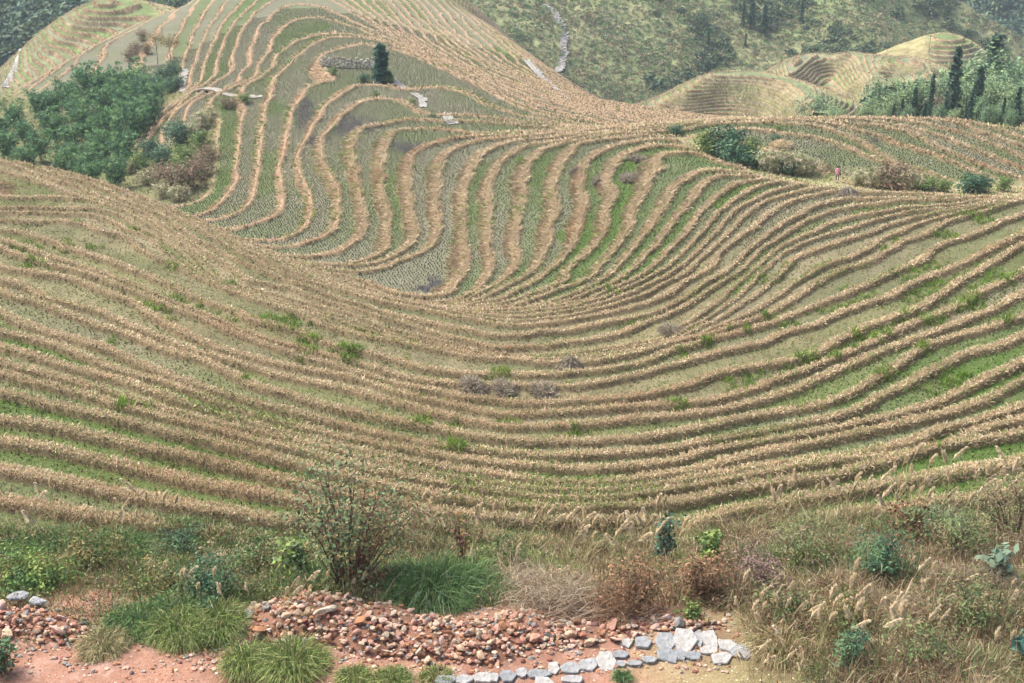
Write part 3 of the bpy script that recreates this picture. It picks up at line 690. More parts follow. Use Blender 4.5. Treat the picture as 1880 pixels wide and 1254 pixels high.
# ---------------------------------------------------------------- haze over the valley
bpy.ops.mesh.primitive_cube_add(size=1, location=(0, 440, -90)); haze = bpy.context.object
haze.name = 'haze'; haze.scale = (1500, 1300, 310)
bpy.ops.object.transform_apply(location=False, rotation=False, scale=True)
hm = bpy.data.materials.new('thin haze'); hm.use_nodes = True; hm.node_tree.nodes.clear()
_o = hm.node_tree.nodes.new('ShaderNodeOutputMaterial'); _p = hm.node_tree.nodes.new('ShaderNodeVolumePrincipled')
_p.inputs['Color'].default_value = (0.70, 0.83, 0.95, 1); _p.inputs['Density'].default_value = 0.00021; _p.inputs['Anisotropy'].default_value = 0.2
hm.node_tree.links.new(_p.outputs[0], _o.inputs['Volume']); haze.data.materials.append(hm)
tag(haze, kind='stuff')

# ---------------------------------------------------------------- trees and shrubs
g6 = np.random.default_rng(66)
BAMB = [(0.13,0.26,0.12),(0.09,0.19,0.10),(0.18,0.32,0.14),(0.06,0.14,0.08),(0.20,0.33,0.13)]
BARK = (0.16, 0.12, 0.08)

def up_at(px, py, r):                                 # where a plant stands whose tip is seen at (px, py), r metres away
    x, y, z = at_r(px, py, r); gz = float(ground(x, y)); return (x, y, gz), z + CAMZ - gz

def build_bamboo(h, w, g):
    root = thing('bamboo_clump', (0, 0, 0), 'x', 'bamboo')
    st = Blob(); V = []; C = []
    lf = []; lc = []; lo = []
    for i in range(15):
        a = g.uniform(0, 6.28); lean = g.uniform(0.1, 0.5) * w; hh = h * g.uniform(0.72, 1.0); t = np.linspace(0, 1, 8)
        b = np.array([math.cos(a), math.sin(a)])
        pts = np.stack([b[0] * (0.15 * w * g.uniform(0.2, 1) + lean * t ** 2.2), b[1] * (0.15 * w * g.uniform(0.2, 1) + lean * t ** 2.2), hh * (t - 0.10 * t ** 4)], 1)
        st.add(*tube(pts, np.linspace(0.05, 0.012, 8), (0.16, 0.21, 0.09), 4))
        for k in range(26):
            tt = g.uniform(0.22, 1.0); p = np.array([np.interp(tt, t, pts[:, q]) for q in range(3)])
            sp = (0.16 + 0.20 * math.sin(3.14 * min(1, tt * 0.95))) * w
            d = g.normal(size=3); d[2] = abs(d[2]) * 0.3; d /= np.linalg.norm(d)
            cc = p + d * sp * g.uniform(0.3, 1.0); shade = pick(BAMB, 1, 0.15, g)[0]
            m = 12
            lf.append(cc + g.normal(0, 0.24, (m, 3)) * np.array([1, 1, 0.6])); lo.append(np.repeat(d[None], m, 0)); lc.append(np.repeat(shade[None], m, 0) * g.uniform(0.8, 1.25, (m, 1)))
    P = np.concatenate(lf); n = len(P)
    nr = np.concatenate(lo) * 0.5 + g.normal(0, 0.6, (n, 3)); nr[:, 2] += 0.5; nr /= np.linalg.norm(nr, axis=1, keepdims=True)
    a = np.cross(nr, g.normal(size=(n, 3))); a[:, 2] -= 0.5; a /= np.linalg.norm(a, axis=1, keepdims=True); b = np.cross(nr, a)
    L = g.uniform(0.22, 0.42, (n, 1)); V = np.stack([P - a * L, P + b * L * 0.26, P + a * L, P - b * L * 0.26], 1).reshape(-1, 3)
    st.build('culms', M_WOOD, root)
    mesh_np('crown', V, [np.arange(n * 4).reshape(-1, 4)], M_LEAF, np.repeat(np.concatenate(lc), 4, 0), parent=root)
    return root

def build_conifer(h, w, g, pal, dense=1.0, blunt=0.0):
    root = thing('conifer', (0, 0, 0), 'x', 'tree')
    Blob().add(*tube([(0, 0, -0.2), (0.03, 0, h * 0.5), (0, 0.03, h * 0.97)], [0.022 * h, 0.014 * h, 0.004 * h], BARK, 6)).build('trunk', M_WOOD, root)
    P = []; C = []; O = []
    n_w = int(16 * dense + h)
    for i in range(n_w):
        t = 0.10 + 0.89 * i / n_w; rad = w * 0.5 * ((1 - t) ** (0.75 - 0.35 * blunt)) * (0.85 + 0.3 * g.random())
        for k in range(6):
            a = g.uniform(0, 6.28); rr = rad * g.uniform(0.55, 1.1); m = int(12 + 16 * (1 - t) * dense)
            s = g.uniform(0.12, 1, m) ** 0.7
            x = math.cos(a) * rr * s; y = math.sin(a) * rr * s; z = t * h - 0.22 * rr * s ** 1.5 + 0.10 * rr * s
            p = np.stack([x, y, z], 1) + g.normal(0, 0.05 * w, (m, 3)) * np.array([1, 1, 0.5])
            P.append(p); C.append(np.repeat(pick(pal, 1, 0.15, g), m, 0) * g.uniform(0.75, 1.25, (m, 1))); O.append(np.repeat([[math.cos(a), math.sin(a), 0.5]], m, 0))
    P = np.concatenate(P); V, q, _, c = leaf_quads(P, np.full(len(P), 0.05 * w + 0.09), np.concatenate(C), g, out=np.concatenate(O), flat=0.2, asp=0.5)
    mesh_np('crown', V, [q], M_LEAF, c, parent=root)
    return root

def build_shrub(name, w, h, pal, g, n=900, leaf=0.12, stems=12, lumps=9, cat='shrub', stemcol=(0.14,0.10,0.07), bare=0.0, asp=0.55):
    """multi-stemmed shrub: splayed twigs and lumpy uneven foliage"""
    root = thing(name, (0, 0, 0), 'x', cat)
    st = Blob(); tips = []
    for i in range(stems):
        a = g.uniform(0, 6.28); ln = g.uniform(0.65, 1.05); sp = g.uniform(0.1, 0.55) * w
        e = np.array([math.cos(a) * sp, math.sin(a) * sp, h * ln * math.sqrt(max(0.1, 1 - (sp / (0.75 * w)) ** 2))])
        m = e * 0.5 + np.array([0, 0, 0.12 * h]) + g.normal(0, 0.04 * w, 3)
        st.add(*tube([(0.04 * w * math.cos(a), 0.04 * w * math.sin(a), -0.05), m, e], [0.006 * h + 0.006, 0.004 * h + 0.004, 0.003], stemcol, 4)); tips += [m, e]
        for k in range(3):
            q = m + (e - m) * g.uniform(0, 0.8); f = q + g.normal(0, 0.13, 3) * np.array([w, w, h * 0.9]) + np.array([0, 0, 0.12 * h])
            st.add(*tube([q, (q + f) / 2 + g.normal(0, 0.02 * w, 3), f], [0.003 * h + 0.003, 0.004, 0.002], stemcol, 3)); tips.append(f)
    st.build('stems', M_WOOD, root)
    tips = np.array(tips); tips = tips[tips[:, 2] > 0.12 * h]
    ctr = tips[g.integers(0, len(tips), n)]
    P = ctr + g.normal(0, 0.075, (n, 3)) * np.array([w, w, h]); P[:, 2] = np.maximum(P[:, 2], 0.02)
    low = int(n * 0.3)
    P[:low] = np.stack([g.normal(0, 0.22 * w, low), g.normal(0, 0.22 * w, low), g.uniform(0.03, 0.55, low) * h], 1)
    if bare: P = P[g.random(len(P)) > bare]
    n = len(P); o = P - np.array([0, 0, 0.3 * h]); o /= np.linalg.norm(o, axis=1, keepdims=True) + 1e-6
    hue = _hash(np.floor(P[:, 0] / (0.16 * w)), np.floor(P[:, 1] / (0.16 * w)) + 7 * np.floor(P[:, 2] / (0.2 * h)), 3)
    cp = np.array(pal)[(hue * len(pal)).astype(int) % len(pal)] * g.uniform(0.7, 1.3, (n, 1))
    V, q, _, c = leaf_quads(P, np.full(n, leaf), cp, g, out=o, flat=0.35, asp=asp)
    mesh_np('foliage', V, [q], M_LEAF, c, parent=root)
    return root

def hide_proto(root):
    """a pattern shrub is placed itself the first time it is used"""
    return root

class Kind:                                            # first use places the pattern, later uses copy it
    def __init__(s, mk): s.protos = mk; s.used = [False] * len(mk); s.i = 0
    def put(s, loc, sc, label, group=None, rz=None, which=None):
        k = (s.i if which is None else which) % len(s.protos); s.i += 1
        rz = random.uniform(0, 6.28) if rz is None else rz
        if s.used[k]: o = copy_thing(s.protos[k], loc, rz, sc)
        else:
            o = s.protos[k]; s.used[k] = True; o.location = loc; o.rotation_euler = (0, 0, rz); o.scale = (sc,) * 3
        o['label'] = label
        if group: o['group'] = group
        elif 'group' in o: del o['group']
        return o
    def done(s):
        for u, p in zip(s.used, s.protos):
            if not u:
                for c in list(p.children): bpy.data.objects.remove(c)
                bpy.data.objects.remove(p)

bamboo = Kind([build_bamboo(10.0, 6.0, g6) for _ in range(5)])
for px, py, r in [(20,180,228),(70,158,232),(118,140,238),(165,108,240),(205,128,238),(240,104,236),(266,132,226),(40,215,218),(95,192,220),(150,178,222),(200,180,216),(243,182,212),(8,232,205),(70,232,206),(125,222,206),(180,222,202),(222,236,198),(40,260,196),(110,256,194),(165,258,190),(208,275,186),(150,283,180),(-40,200,222),(-30,250,200),(185,150,232),(135,160,232),(95,160,236),(260,165,218),(0,205,224),(235,150,228)]:
    loc, hh = up_at(px, py, r); bamboo.put(loc, hh / 10.0, 'feathery blue green bamboo clump in the grove in the left valley', 'bamboo clumps of the valley grove')
FIR = [(0.06,0.125,0.085),(0.085,0.16,0.10),(0.045,0.095,0.07)]
fir = Kind([build_conifer(12.0, 3.6, g6, FIR), build_conifer(12.0, 4.4, g6, FIR, 1.1), build_conifer(12.0, 3.0, g6, FIR, 0.8)])
for n_, (px, py, r) in enumerate([(1762,82,258),(1803,120,250),(1716,132,244),(1658,180,234),(1682,160,238),(1740,170,232),(1786,168,236),(1833,60,300),(1846,176,226),(1874,158,224),(1700,186,228),(1776,192,226),(1642,190,236),(1900,120,250),(1812,188,226)]):
    loc, hh = up_at(px, py, r)
    lb = {0: 'tallest dark slender conifer among the trees beyond the right crest', 7: 'tall dark conifer standing apart high behind the wood, above the pale trees', 8: 'broad dark conifer rising over the edge of the right crest'}.get(n_, 'dark slender conifer in the wood beyond the right crest')
    fir.put(loc, hh / 12.0, lb, None if n_ in (0, 7, 8) else 'conifers of the wood beyond the crest')
for px, py, pb, lb in [(1377,-12,48,'largest dark fir on the far hillside, beside a smaller one'),(1401,12,64,'smaller dark fir on the far hillside, beside a larger one'),(1364,4,46,'slim dark fir half hidden behind the largest far fir'),(1470,0,40,'lone dark fir high on the far hillside spur'),(1300,58,80,'tiny dark fir alone on the open far slope'),(1367,60,84,'tiny slim fir below the pair of far firs')]:
    x, y, z = far.spot(px, pb); hh = (pb - py) / FPX * math.hypot(x, y) * 1.12
    fir.put((x, y, z - 0.3), hh / 12.0, lb)
fir.done()
BROAD = [(0.15,0.25,0.12),(0.11,0.20,0.11),(0.20,0.30,0.14),(0.16,0.26,0.16)]
PALE = [(0.24,0.34,0.16),(0.20,0.31,0.17),(0.28,0.36,0.18)]
broad = Kind([build_shrub('broadleaf_tree', 7.0, 9.0, BROAD, g6, 2600, 0.26, 14, cat='tree'), build_shrub('pale_tree', 6.0, 9.0, PALE, g6, 2300, 0.26, 14, cat='tree'), build_shrub('bare_tree', 6.0, 9.0, [(0.34,0.28,0.22),(0.28,0.24,0.18),(0.38,0.29,0.20)], g6, 900, 0.16, 26, cat='tree')])
for px, py, r, k in [(1600,182,250,1),(1622,150,262,0),(1640,172,252,1),(1790,110,280,1),(1822,140,268,1),(1850,130,290,0),(1835,98,300,0),(1850,190,232,0),(1586,196,240,1),(1545,208,232,1),(1660,150,270,1),(1690,140,272,1),(1725,160,262,2),(1745,140,268,0),(1780,150,262,1),(1800,180,240,0),(1870,150,262,1),(1880,180,232,0),(1830,200,226,0),(1725,196,228,0),(1755,200,226,1),(1670,200,230,0),(1620,200,234,1),(1498,178,296,0),(1530,190,290,1),(1870,110,300,1),(1765,120,276,1),(1815,196,224,0),(1860,205,220,0)]:
    loc, hh = up_at(px, py, r)
    broad.put(loc, max(hh, 3) / 9.0, ('rounded mid green tree in the wood beyond the right crest', 'pale green feathery tree in the wood beyond the right crest', 'bare greyish brown tree in the wood beyond the right crest')[k], ('green trees', 'pale trees', 'bare trees')[k] + ' beyond the crest', which=k)
broad.done()
# the small dense tree by the stone wall
t = build_conifer(5.7, 3.6, g6, [(0.045,0.125,0.085),(0.065,0.16,0.105),(0.035,0.10,0.07)], 1.1, 0.8)
t.name = 'evergreen_tree'; t.location = spot(700, 150); t['label'] = 'lone dark green evergreen beside the dry stone wall on the saddle'
# two thin trees with yellowing crowns above the grove
for px, pb, ht, lb in [(290, 118, 5.6, 'thin yellowing tree with the wider crown, above the bamboo grove'), (313, 120, 5.2, 'thin yellowing tree with the narrower crown, right of its wider neighbour')]:
    x, y, z = spot(px, pb)
    r_ = thing('thin_tree', (x, y, z), lb, 'tree')
    s_ = Blob(); s_.add(*tube([(0, 0, -0.2), (0.1, 0, ht * 0.5), (0, 0.1, ht * 0.9)], [0.09, 0.06, 0.02], (0.2, 0.17, 0.12), 5)); P = []
    for k in range(22):
        a = g6.uniform(0, 6.28); L = g6.uniform(0.8, 2.3) * (1 if px < 300 else 0.75); b = np.array([0.05, 0.05, ht * g6.uniform(0.5, 0.85)]); e = b + np.array([math.cos(a) * L, math.sin(a) * L, g6.uniform(0.3, 1.4)])
        s_.add(*tube([b, (b + e) / 2 + [0, 0, 0.15], e], [0.025, 0.018, 0.008], (0.2, 0.17, 0.12), 3)); P.append(e + g6.normal(0, 0.32, (26, 3)))
    s_.build('trunk', M_WOOD, r_); P = np.concatenate(P)
    V, q, _, c = leaf_quads(P, np.full(len(P), 0.13), pick([(0.24,0.22,0.07),(0.30,0.22,0.07),(0.18,0.20,0.07),(0.28,0.18,0.07)], len(P), 0.2, g6), g6)
    mesh_np('crown', V, [q], M_LEAF, c, parent=r_)
bamboo.done()

# ---- shrubs of the valley edge, the path and the dip
GREENB = [(0.13,0.22,0.07),(0.18,0.27,0.08),(0.09,0.16,0.06),(0.24,0.30,0.10)]
TEAL = [(0.08,0.17,0.10),(0.12,0.22,0.12),(0.06,0.12,0.08)]
BROWNB = [(0.24,0.16,0.11),(0.30,0.22,0.15),(0.19,0.14,0.10),(0.17,0.18,0.09)]
REEDY = [(0.46,0.41,0.26),(0.34,0.35,0.18),(0.24,0.29,0.14),(0.56,0.50,0.36)]
mid = {k: Kind([build_shrub(nm, 3.0, 2.2, pal, g6, n, lf, 16, cat=ct, asp=ap) for _ in range(2)]) for k, nm, pal, n, lf, ct, ap in [
    ('g', 'green_bush', GREENB, 1500, 0.13, 'bush', 0.5), ('t', 'dark_bush', TEAL, 1500, 0.13, 'bush', 0.5), ('b', 'brown_bush', BROWNB, 1300, 0.11, 'bush', 0.5), ('r', 'reed_bush', REEDY, 1500, 0.24, 'reeds', 0.16)]}
MIDS = [  # px, py of the foot, height in metres, kind, label, group
 (332,262,3.2,'t','dark green bush at the edge of the small valley terraces',None),(300,300,2.6,'t','dark bush nearest the bamboo grove beside the reeds',None),(276,285,2.4,'t','dark bush low on the valley edge under the bamboo',None),
 (350,345,3.6,'b','purplish brown thicket in the valley hollow','brown thickets in the valley hollow'),(322,352,3.2,'b','purplish brown thicket in the valley hollow','brown thickets in the valley hollow'),(372,330,3.0,'b','purplish brown thicket in the valley hollow','brown thickets in the valley hollow'),(384,300,2.6,'b','purplish brown thicket in the valley hollow','brown thickets in the valley hollow'),(300,340,3.0,'b','purplish brown thicket in the valley hollow','brown thickets in the valley hollow'),
 (345,300,2.8,'g','mixed green bush among the valley thickets','green bushes among the valley thickets'),(368,272,2.4,'g','mixed green bush among the valley thickets','green bushes among the valley thickets'),(330,320,2.4,'g','mixed green bush among the valley thickets','green bushes among the valley thickets'),(262,310,2.4,'g','mixed green bush among the valley thickets','green bushes among the valley thickets'),
 (372,235,2.4,'r','pale reeds in the valley above the thickets','pale reeds of the valley'),(386,222,2.0,'r','pale reeds in the valley above the thickets','pale reeds of the valley'),(355,250,2.2,'r','pale reeds in the valley above the thickets','pale reeds of the valley'),(270,338,2.2,'r','pale reeds in the valley above the thickets','pale reeds of the valley'),(300,362,2.0,'r','pale reeds in the valley above the thickets','pale reeds of the valley'),(240,318,2.0,'r','pale reeds in the valley above the thickets','pale reeds of the valley'),(215,308,2.0,'r','pale reeds in the valley above the thickets','pale reeds of the valley'),(330,368,2.0,'r','pale reeds in the valley above the thickets','pale reeds of the valley'),
 (450,188,1.4,'g','bright green bush below the stone path',None),(430,200,1.5,'b','brown bush hanging below the stone path',None),(415,198,1.5,'b','small brown bush at the bend of the stone path',None),
 (315,140,2.6,'t','dark bush under the yellowing trees','dark bushes under the yellowing trees'),(300,150,2.6,'t','dark bush under the yellowing trees','dark bushes under the yellowing trees'),(325,160,2.2,'t','dark bush under the yellowing trees','dark bushes under the yellowing trees'),(290,165,2.6,'t','dark bush under the yellowing trees','dark bushes under the yellowing trees'),(312,168,2.0,'t','dark bush under the yellowing trees','dark bushes under the yellowing trees'),(250,98,2.2,'b','brown scrub on the shoulder above the grove','brown scrub above the grove'),(262,75,2.2,'b','brown scrub on the shoulder above the grove','brown scrub above the grove'),(240,110,2.2,'b','brown scrub on the shoulder above the grove','brown scrub above the grove'),(270,98,2.0,'b','brown scrub on the shoulder above the grove','brown scrub above the grove'),
 (612,138,1.1,'g','low green bush on the grass path under the stone wall',None),(668,150,1.3,'t','low bush between stone wall and lone evergreen',None),(715,152,1.2,'g','low green bush right behind the lone evergreen',None),(690,178,0.9,'g','small round bush below the lone evergreen',None),(757,192,0.8,'g','small green tuft beside the stone path steps',None),(795,222,1.0,'t','dark green tuft on the stone path bank',None),
 (1300,282,2.4,'g','broad green bush above the person, left part of the thicket',None),(1330,290,3.2,'t','tallest bush of the thicket left of the person',None),(1362,298,2.6,'g','rounded bush at the right end of the big thicket',None),(1350,302,2.0,'t','dark low bush at the foot of the big thicket',None),
 (1405,312,1.9,'r','tan reeds between big thicket and person','tan reeds by the person'),(1430,314,2.1,'r','tan reeds between big thicket and person','tan reeds by the person'),(1458,316,1.9,'r','tan reeds between big thicket and person','tan reeds by the person'),(1482,318,1.7,'r','tan reeds between big thicket and person','tan reeds by the person'),(1385,306,1.8,'t','dark bush in the tan reeds left of the person',None),(1445,320,1.3,'t','low dark bush at the foot of the tan reeds',None),
 (1425,245,0.9,'g','tiny bush on the field rim above the reeds',None),(1425,262,0.9,'t','tiny round bush beside the straw ring',None),(1242,248,1.2,'t','bluish tuft left of the big thicket',None),
 (1645,352,2.8,'b','tall bare twiggy bush right of the person',None),(1620,348,1.9,'b','low brown bush left of the twiggy bush',None),(1600,342,1.7,'r','grey grassy bush beside the person','grey grassy bushes by the twiggy bush'),(1672,346,1.7,'r','grey grassy bush beside the person','grey grassy bushes by the twiggy bush'),(1575,338,1.5,'r','grey grassy bush beside the person','grey grassy bushes by the twiggy bush'),
 (1780,356,2.0,'t','dark green bush behind the right crest','dark bushes behind the right crest'),(1800,350,1.6,'t','dark green bush behind the right crest','dark bushes behind the right crest'),(1730,352,1.4,'g','light bush in the dip behind the right crest','light bushes behind the right crest'),(1840,352,1.4,'g','light bush in the dip behind the right crest','light bushes behind the right crest'),(1700,350,1.4,'g','light bush in the dip behind the right crest','light bushes behind the right crest'),(1770,335,1.0,'g','light bush in the dip behind the right crest','light bushes behind the right crest')]
for px, py, hh, k, lb, gr in MIDS:
    x, y, z = spot(px, py); mid[k].put((x, y, z - 0.05), hh / 2.2, lb, gr)
for k in mid.values(): k.done()
# ---------------------------------------------------------------- stone paths, walls, straw, person, pole
g7 = np.random.default_rng(77)

def stone(g, a=1.0, b=0.8, c=0.6, sub=2, rough=0.16):
    """one angular stone: a subdivided box-like ball cut by random planes"""
    bm = bmesh.new(); bmesh.ops.create_icosphere(bm, subdivisions=sub, radius=1.0)
    cuts = [(g.normal(size=3), g.uniform(0.42, 0.8)) for _ in range(12)]
    V = np.array([v.co[:] for v in bm.verts])
    for nrm, d in cuts:
        nrm = nrm / np.linalg.norm(nrm); s = V @ nrm; V = V - np.maximum(s - d, 0)[:, None] * nrm
    V = V * (1 + rough * 0.25 * g.normal(size=(len(V), 1)) * 0.4) * np.array([a, b, c])
    F = np.array([[v.index for v in f.verts] for f in bm.faces]); bm.free()
    return V, F

def slab(g, w, d, t):
    n = g.integers(5, 8); th = np.sort(np.linspace(0, 6.283, n, endpoint=False) + g.uniform(-0.25, 0.25, n))
    sq = 1 / np.maximum(np.abs(np.cos(th)), np.abs(np.sin(th))) ** 0.6
    r = sq * g.uniform(0.82, 1.05, n); p = np.stack([np.cos(th) * r * w / 2, np.sin(th) * r * d / 2], 1)
    top = np.concatenate([p * 0.93, np.full((n, 1), t)], 1) + np.concatenate([np.zeros((n, 2)), g.normal(0, 0.006, (n, 1))], 1); mid = np.concatenate([p, np.full((n, 1), t * 0.7)], 1); bot = np.concatenate([p, np.full((n, 1), -0.12)], 1)
    V = np.concatenate([top, mid, bot, [[0, 0, t + 0.004]]]); q = []; tr = []
    for i in range(n):
        j = (i + 1) % n; tr.append((i, j, 3 * n)); q.append((n + i, n + j, j, i)); q.append((2 * n + i, 2 * n + j, n + j, n + i))
    return V, np.array(q), np.array(tr)

def stone_strip(name, pts, width, size, col, label, spotf=spot, kind='structure', lift=0.05, steps=False):
    b = Blob(); P = np.array([spotf(x, y) for x, y in pts]); L = np.r_[0, np.cumsum(np.linalg.norm(np.diff(P[:, :2], axis=0), axis=1))]
    s = 0.0
    while s < L[-1]:
        c = np.array([np.interp(s, L, P[:, k]) for k in range(3)]); e = np.array([np.interp(min(s + 0.3, L[-1]), L, P[:, k]) for k in range(3)]); d = e - c; d[2] = 0; d /= np.linalg.norm(d) + 1e-9; nrm = np.array([-d[1], d[0], 0])
        w = -width / 2
        while w < width / 2:
            z = g7.uniform(0.6, 1.3) * size; V, q, t = slab(g7, z * 1.25, z, 0.08 + (0.1 if steps else 0)); a = math.atan2(d[1], d[0]) + g7.normal(0, 0.2); R2 = np.array([[math.cos(a), -math.sin(a), 0], [math.sin(a), math.cos(a), 0], [0, 0, 1]])
            b.add(V @ R2.T + c + nrm * (w + z / 2) + [0, 0, lift], q, t, np.array(col) * g7.uniform(0.75, 1.2)); w += z * 0.85
        s += size * 0.62
    return tag(b.build(name, M_STONE), label, kind=kind)

WHITE = (0.27, 0.265, 0.245)
stone_strip('stone_path', [(716,142),(730,156),(745,166),(760,174),(772,182),(776,196)], 0.8, 0.55, WHITE, 'pale stone steps beside the lone evergreen')
stone_strip('stone_path', [(815,212),(822,220),(828,229)], 0.9, 0.6, WHITE, 'short run of pale stones where the path meets the terraces')
stone_strip('stone_path', [(338,128),(336,145),(334,168)], 0.9, 0.6, WHITE, 'pale stone steps rising beside the grove')
stone_strip('stone_path', [(345,170),(375,163),(395,166),(412,174),(432,178),(450,178),(468,180),(482,177)], 0.9, 0.6, (0.30,0.28,0.24), 'grey stone path over the small valley terraces')
stone_strip('stone_path', [(966,112),(985,134),(1003,152),(1020,170),(1038,184)], 0.9, 0.6, WHITE, 'pale stone stair down the far flank of the saddle')
stone_strip('stone_path', [(1001,10),(1018,24),(1027,45),(1034,72),(1033,98),(1027,122),(1020,133)], 1.8, 1.1, (0.33,0.32,0.30), 'white stone path curving down the far hillside', spotf=far.spot, lift=0.25)
stone_strip('stone_path', [(40,92),(33,110),(28,125),(18,142),(6,162)], 1.5, 0.9, (0.36,0.36,0.34), 'white stone path at the edge of the back knoll', spotf=bk.spot, lift=0.2)

def stone_wall(name, pts, h, label):
    b = Blob(); P = np.array([spot(x, y) for x, y in pts]); L = np.r_[0, np.cumsum(np.linalg.norm(np.diff(P, axis=0), axis=1))]; s = 0
    while s < L[-1]:
        z = 0.0; w = 0.4
        c = np.array([np.interp(s, L, P[:, k]) for k in range(3)]); hh = h * g7.uniform(0.8, 1.1)
        while z < hh:
            r = g7.uniform(0.16, 0.30); V, F = stone(g7, r * 1.2, r * 0.9, r * 0.8, 1)
            b.add(V + c + [g7.normal(0, 0.08), g7.normal(0, 0.08) + 0.15 * z, z + 0.1], None, F, np.array([(0.50,0.48,0.43),(0.40,0.37,0.32),(0.58,0.56,0.52),(0.32,0.27,0.22)][g7.integers(0, 4)])); z += r * 1.05; w = r
        s += w * 1.5
    o = b.build(name, M_STONE); return tag(o, label, 'stone wall')
stone_wall('stone_wall', [(592,122),(610,124),(630,125),(650,126),(668,126),(690,127)], 1.5, 'dry stone retaining wall below the top field, left of the evergreen')

STRAW = [(0.32,0.28,0.22),(0.40,0.36,0.28),(0.24,0.21,0.17),(0.44,0.39,0.30)]
def straw_heap(px, py, w, h, label, cone=True, pal=STRAW, group=None):
    """a thatch of loose straws over a lumpy core"""
    x, y, z = spot(px, py); r_ = thing('straw_stack' if cone else 'straw_heap', (x, y, z - 0.04), label, 'straw', group, g7.uniform(0, 6))
    n = 1500; a = g7.uniform(0, 6.28, n); q = g7.uniform(0, 1, n) ** 0.6
    prof = (lambda q: h * (1 - q) ** (0.8 if cone else 0.5)) if cone else (lambda q: h * np.sqrt(np.maximum(0, 1 - q ** 2)))
    ecc = 1.0 if cone else 0.6; lum = 1 + 0.15 * np.sin(3 * a + 1) + 0.1 * np.sin(5 * a)
    P = np.stack([np.cos(a) * q * w / 2 * lum, np.sin(a) * q * w / 2 * lum * ecc, prof(q) + 0.02], 1)
    D = np.stack([np.cos(a) * 0.8, np.sin(a) * 0.8 * ecc, np.full(n, -0.75 if cone else -0.1)], 1) + g7.normal(0, 0.25 if cone else 0.6, (n, 3)); D /= np.linalg.norm(D, axis=1, keepdims=True)
    V, qd, t, c = blades(P, D, g7.uniform(0.25, 0.6, n) * min(1, w), np.full(n, 0.022 + 0.012 * w), pick(pal, n, 0.18, g7), np.full(n, 0.3), g7)
    mesh_np('straw', V, [qd, t], M_GRASS, c, parent=r_)
    k = 20; qq = np.linspace(0, 1, 7); aa = np.linspace(0, 6.283, k, endpoint=False); G = [(math.cos(u) * s_ * w / 2 * 0.95 * (1 + 0.15 * math.sin(3 * u + 1)), math.sin(u) * s_ * w / 2 * 0.95 * ecc * (1 + 0.15 * math.sin(3 * u + 1)), float(prof(s_)) * 0.93) for s_ in qq for u in aa]
    Q = [(i * k + j, (i + 1) * k + j, (i + 1) * k + (j + 1) % k, i * k + (j + 1) % k) for i in range(6) for j in range(k)]
    mesh_np('core', G, [np.array(Q)], M_EARTH, np.tile(np.array(pal[0]) * 0.7, (len(G), 1)), parent=r_)
    return r_
straw_heap(1045, 676, 1.5, 0.85, 'grey conical straw stack standing alone on the middle slope')
straw_heap(1556, 358, 2.2, 0.9, 'grey straw stack on the ridge near the person')
straw_heap(868, 712, 1.5, 0.34, 'darkest grey straw heap, leftmost of the three below the stack', False)
straw_heap(925, 718, 1.5, 0.26, 'flat grey straw heap in the middle of the three below the stack', False)
straw_heap(998, 722, 1.8, 0.28, 'wide pale grey straw heap, rightmost of the three below the stack', False)
straw_heap(1162, 331, 2.6, 0.38, 'large grey straw heap on a green bowl terrace', False)
straw_heap(1100, 336, 1.5, 0.4, 'dark small straw heap near the bank of the bowl terrace', False)
straw_heap(1172, 294, 1.8, 0.3, 'scattered grey straw at the top of the green bowl terrace', False)
straw_heap(1060, 317, 1.2, 0.4, 'dark straw heap against the bank, left of the other bowl heaps', False)
straw_heap(1230, 612, 1.3, 0.3, 'flattened grey straw on a bank of the middle slope', False)
straw_heap(1432, 272, 3.2, 0.6, 'pale straw heap raked into a crescent above the reeds', False, [(0.62,0.50,0.33),(0.55,0.44,0.28),(0.68,0.58,0.42)])
straw_heap(1700, 348, 2.4, 0.5, 'grey brushwood heap in the dip behind the ridge', False)

# utility pole on the far knoll
x, y, z = m3.spot(1704, 100)
t = thing('utility_pole', (x, y, z), 'thin utility pole with a crossarm on the far knoll', 'pole')
Blob().add(*tube([(0, 0, -0.3), (0, 0, 3.5), (0.05, 0, 7.0)], [0.12, 0.10, 0.08], (0.36, 0.34, 0.31), 6)).build('pole', M_WOOD, t)
Blob().add(*tube([(-0.9, 0, 6.5), (0.9, 0, 6.5)], [0.07, 0.07], (0.3, 0.28, 0.25), 4)).build('crossarm', M_WOOD, t)

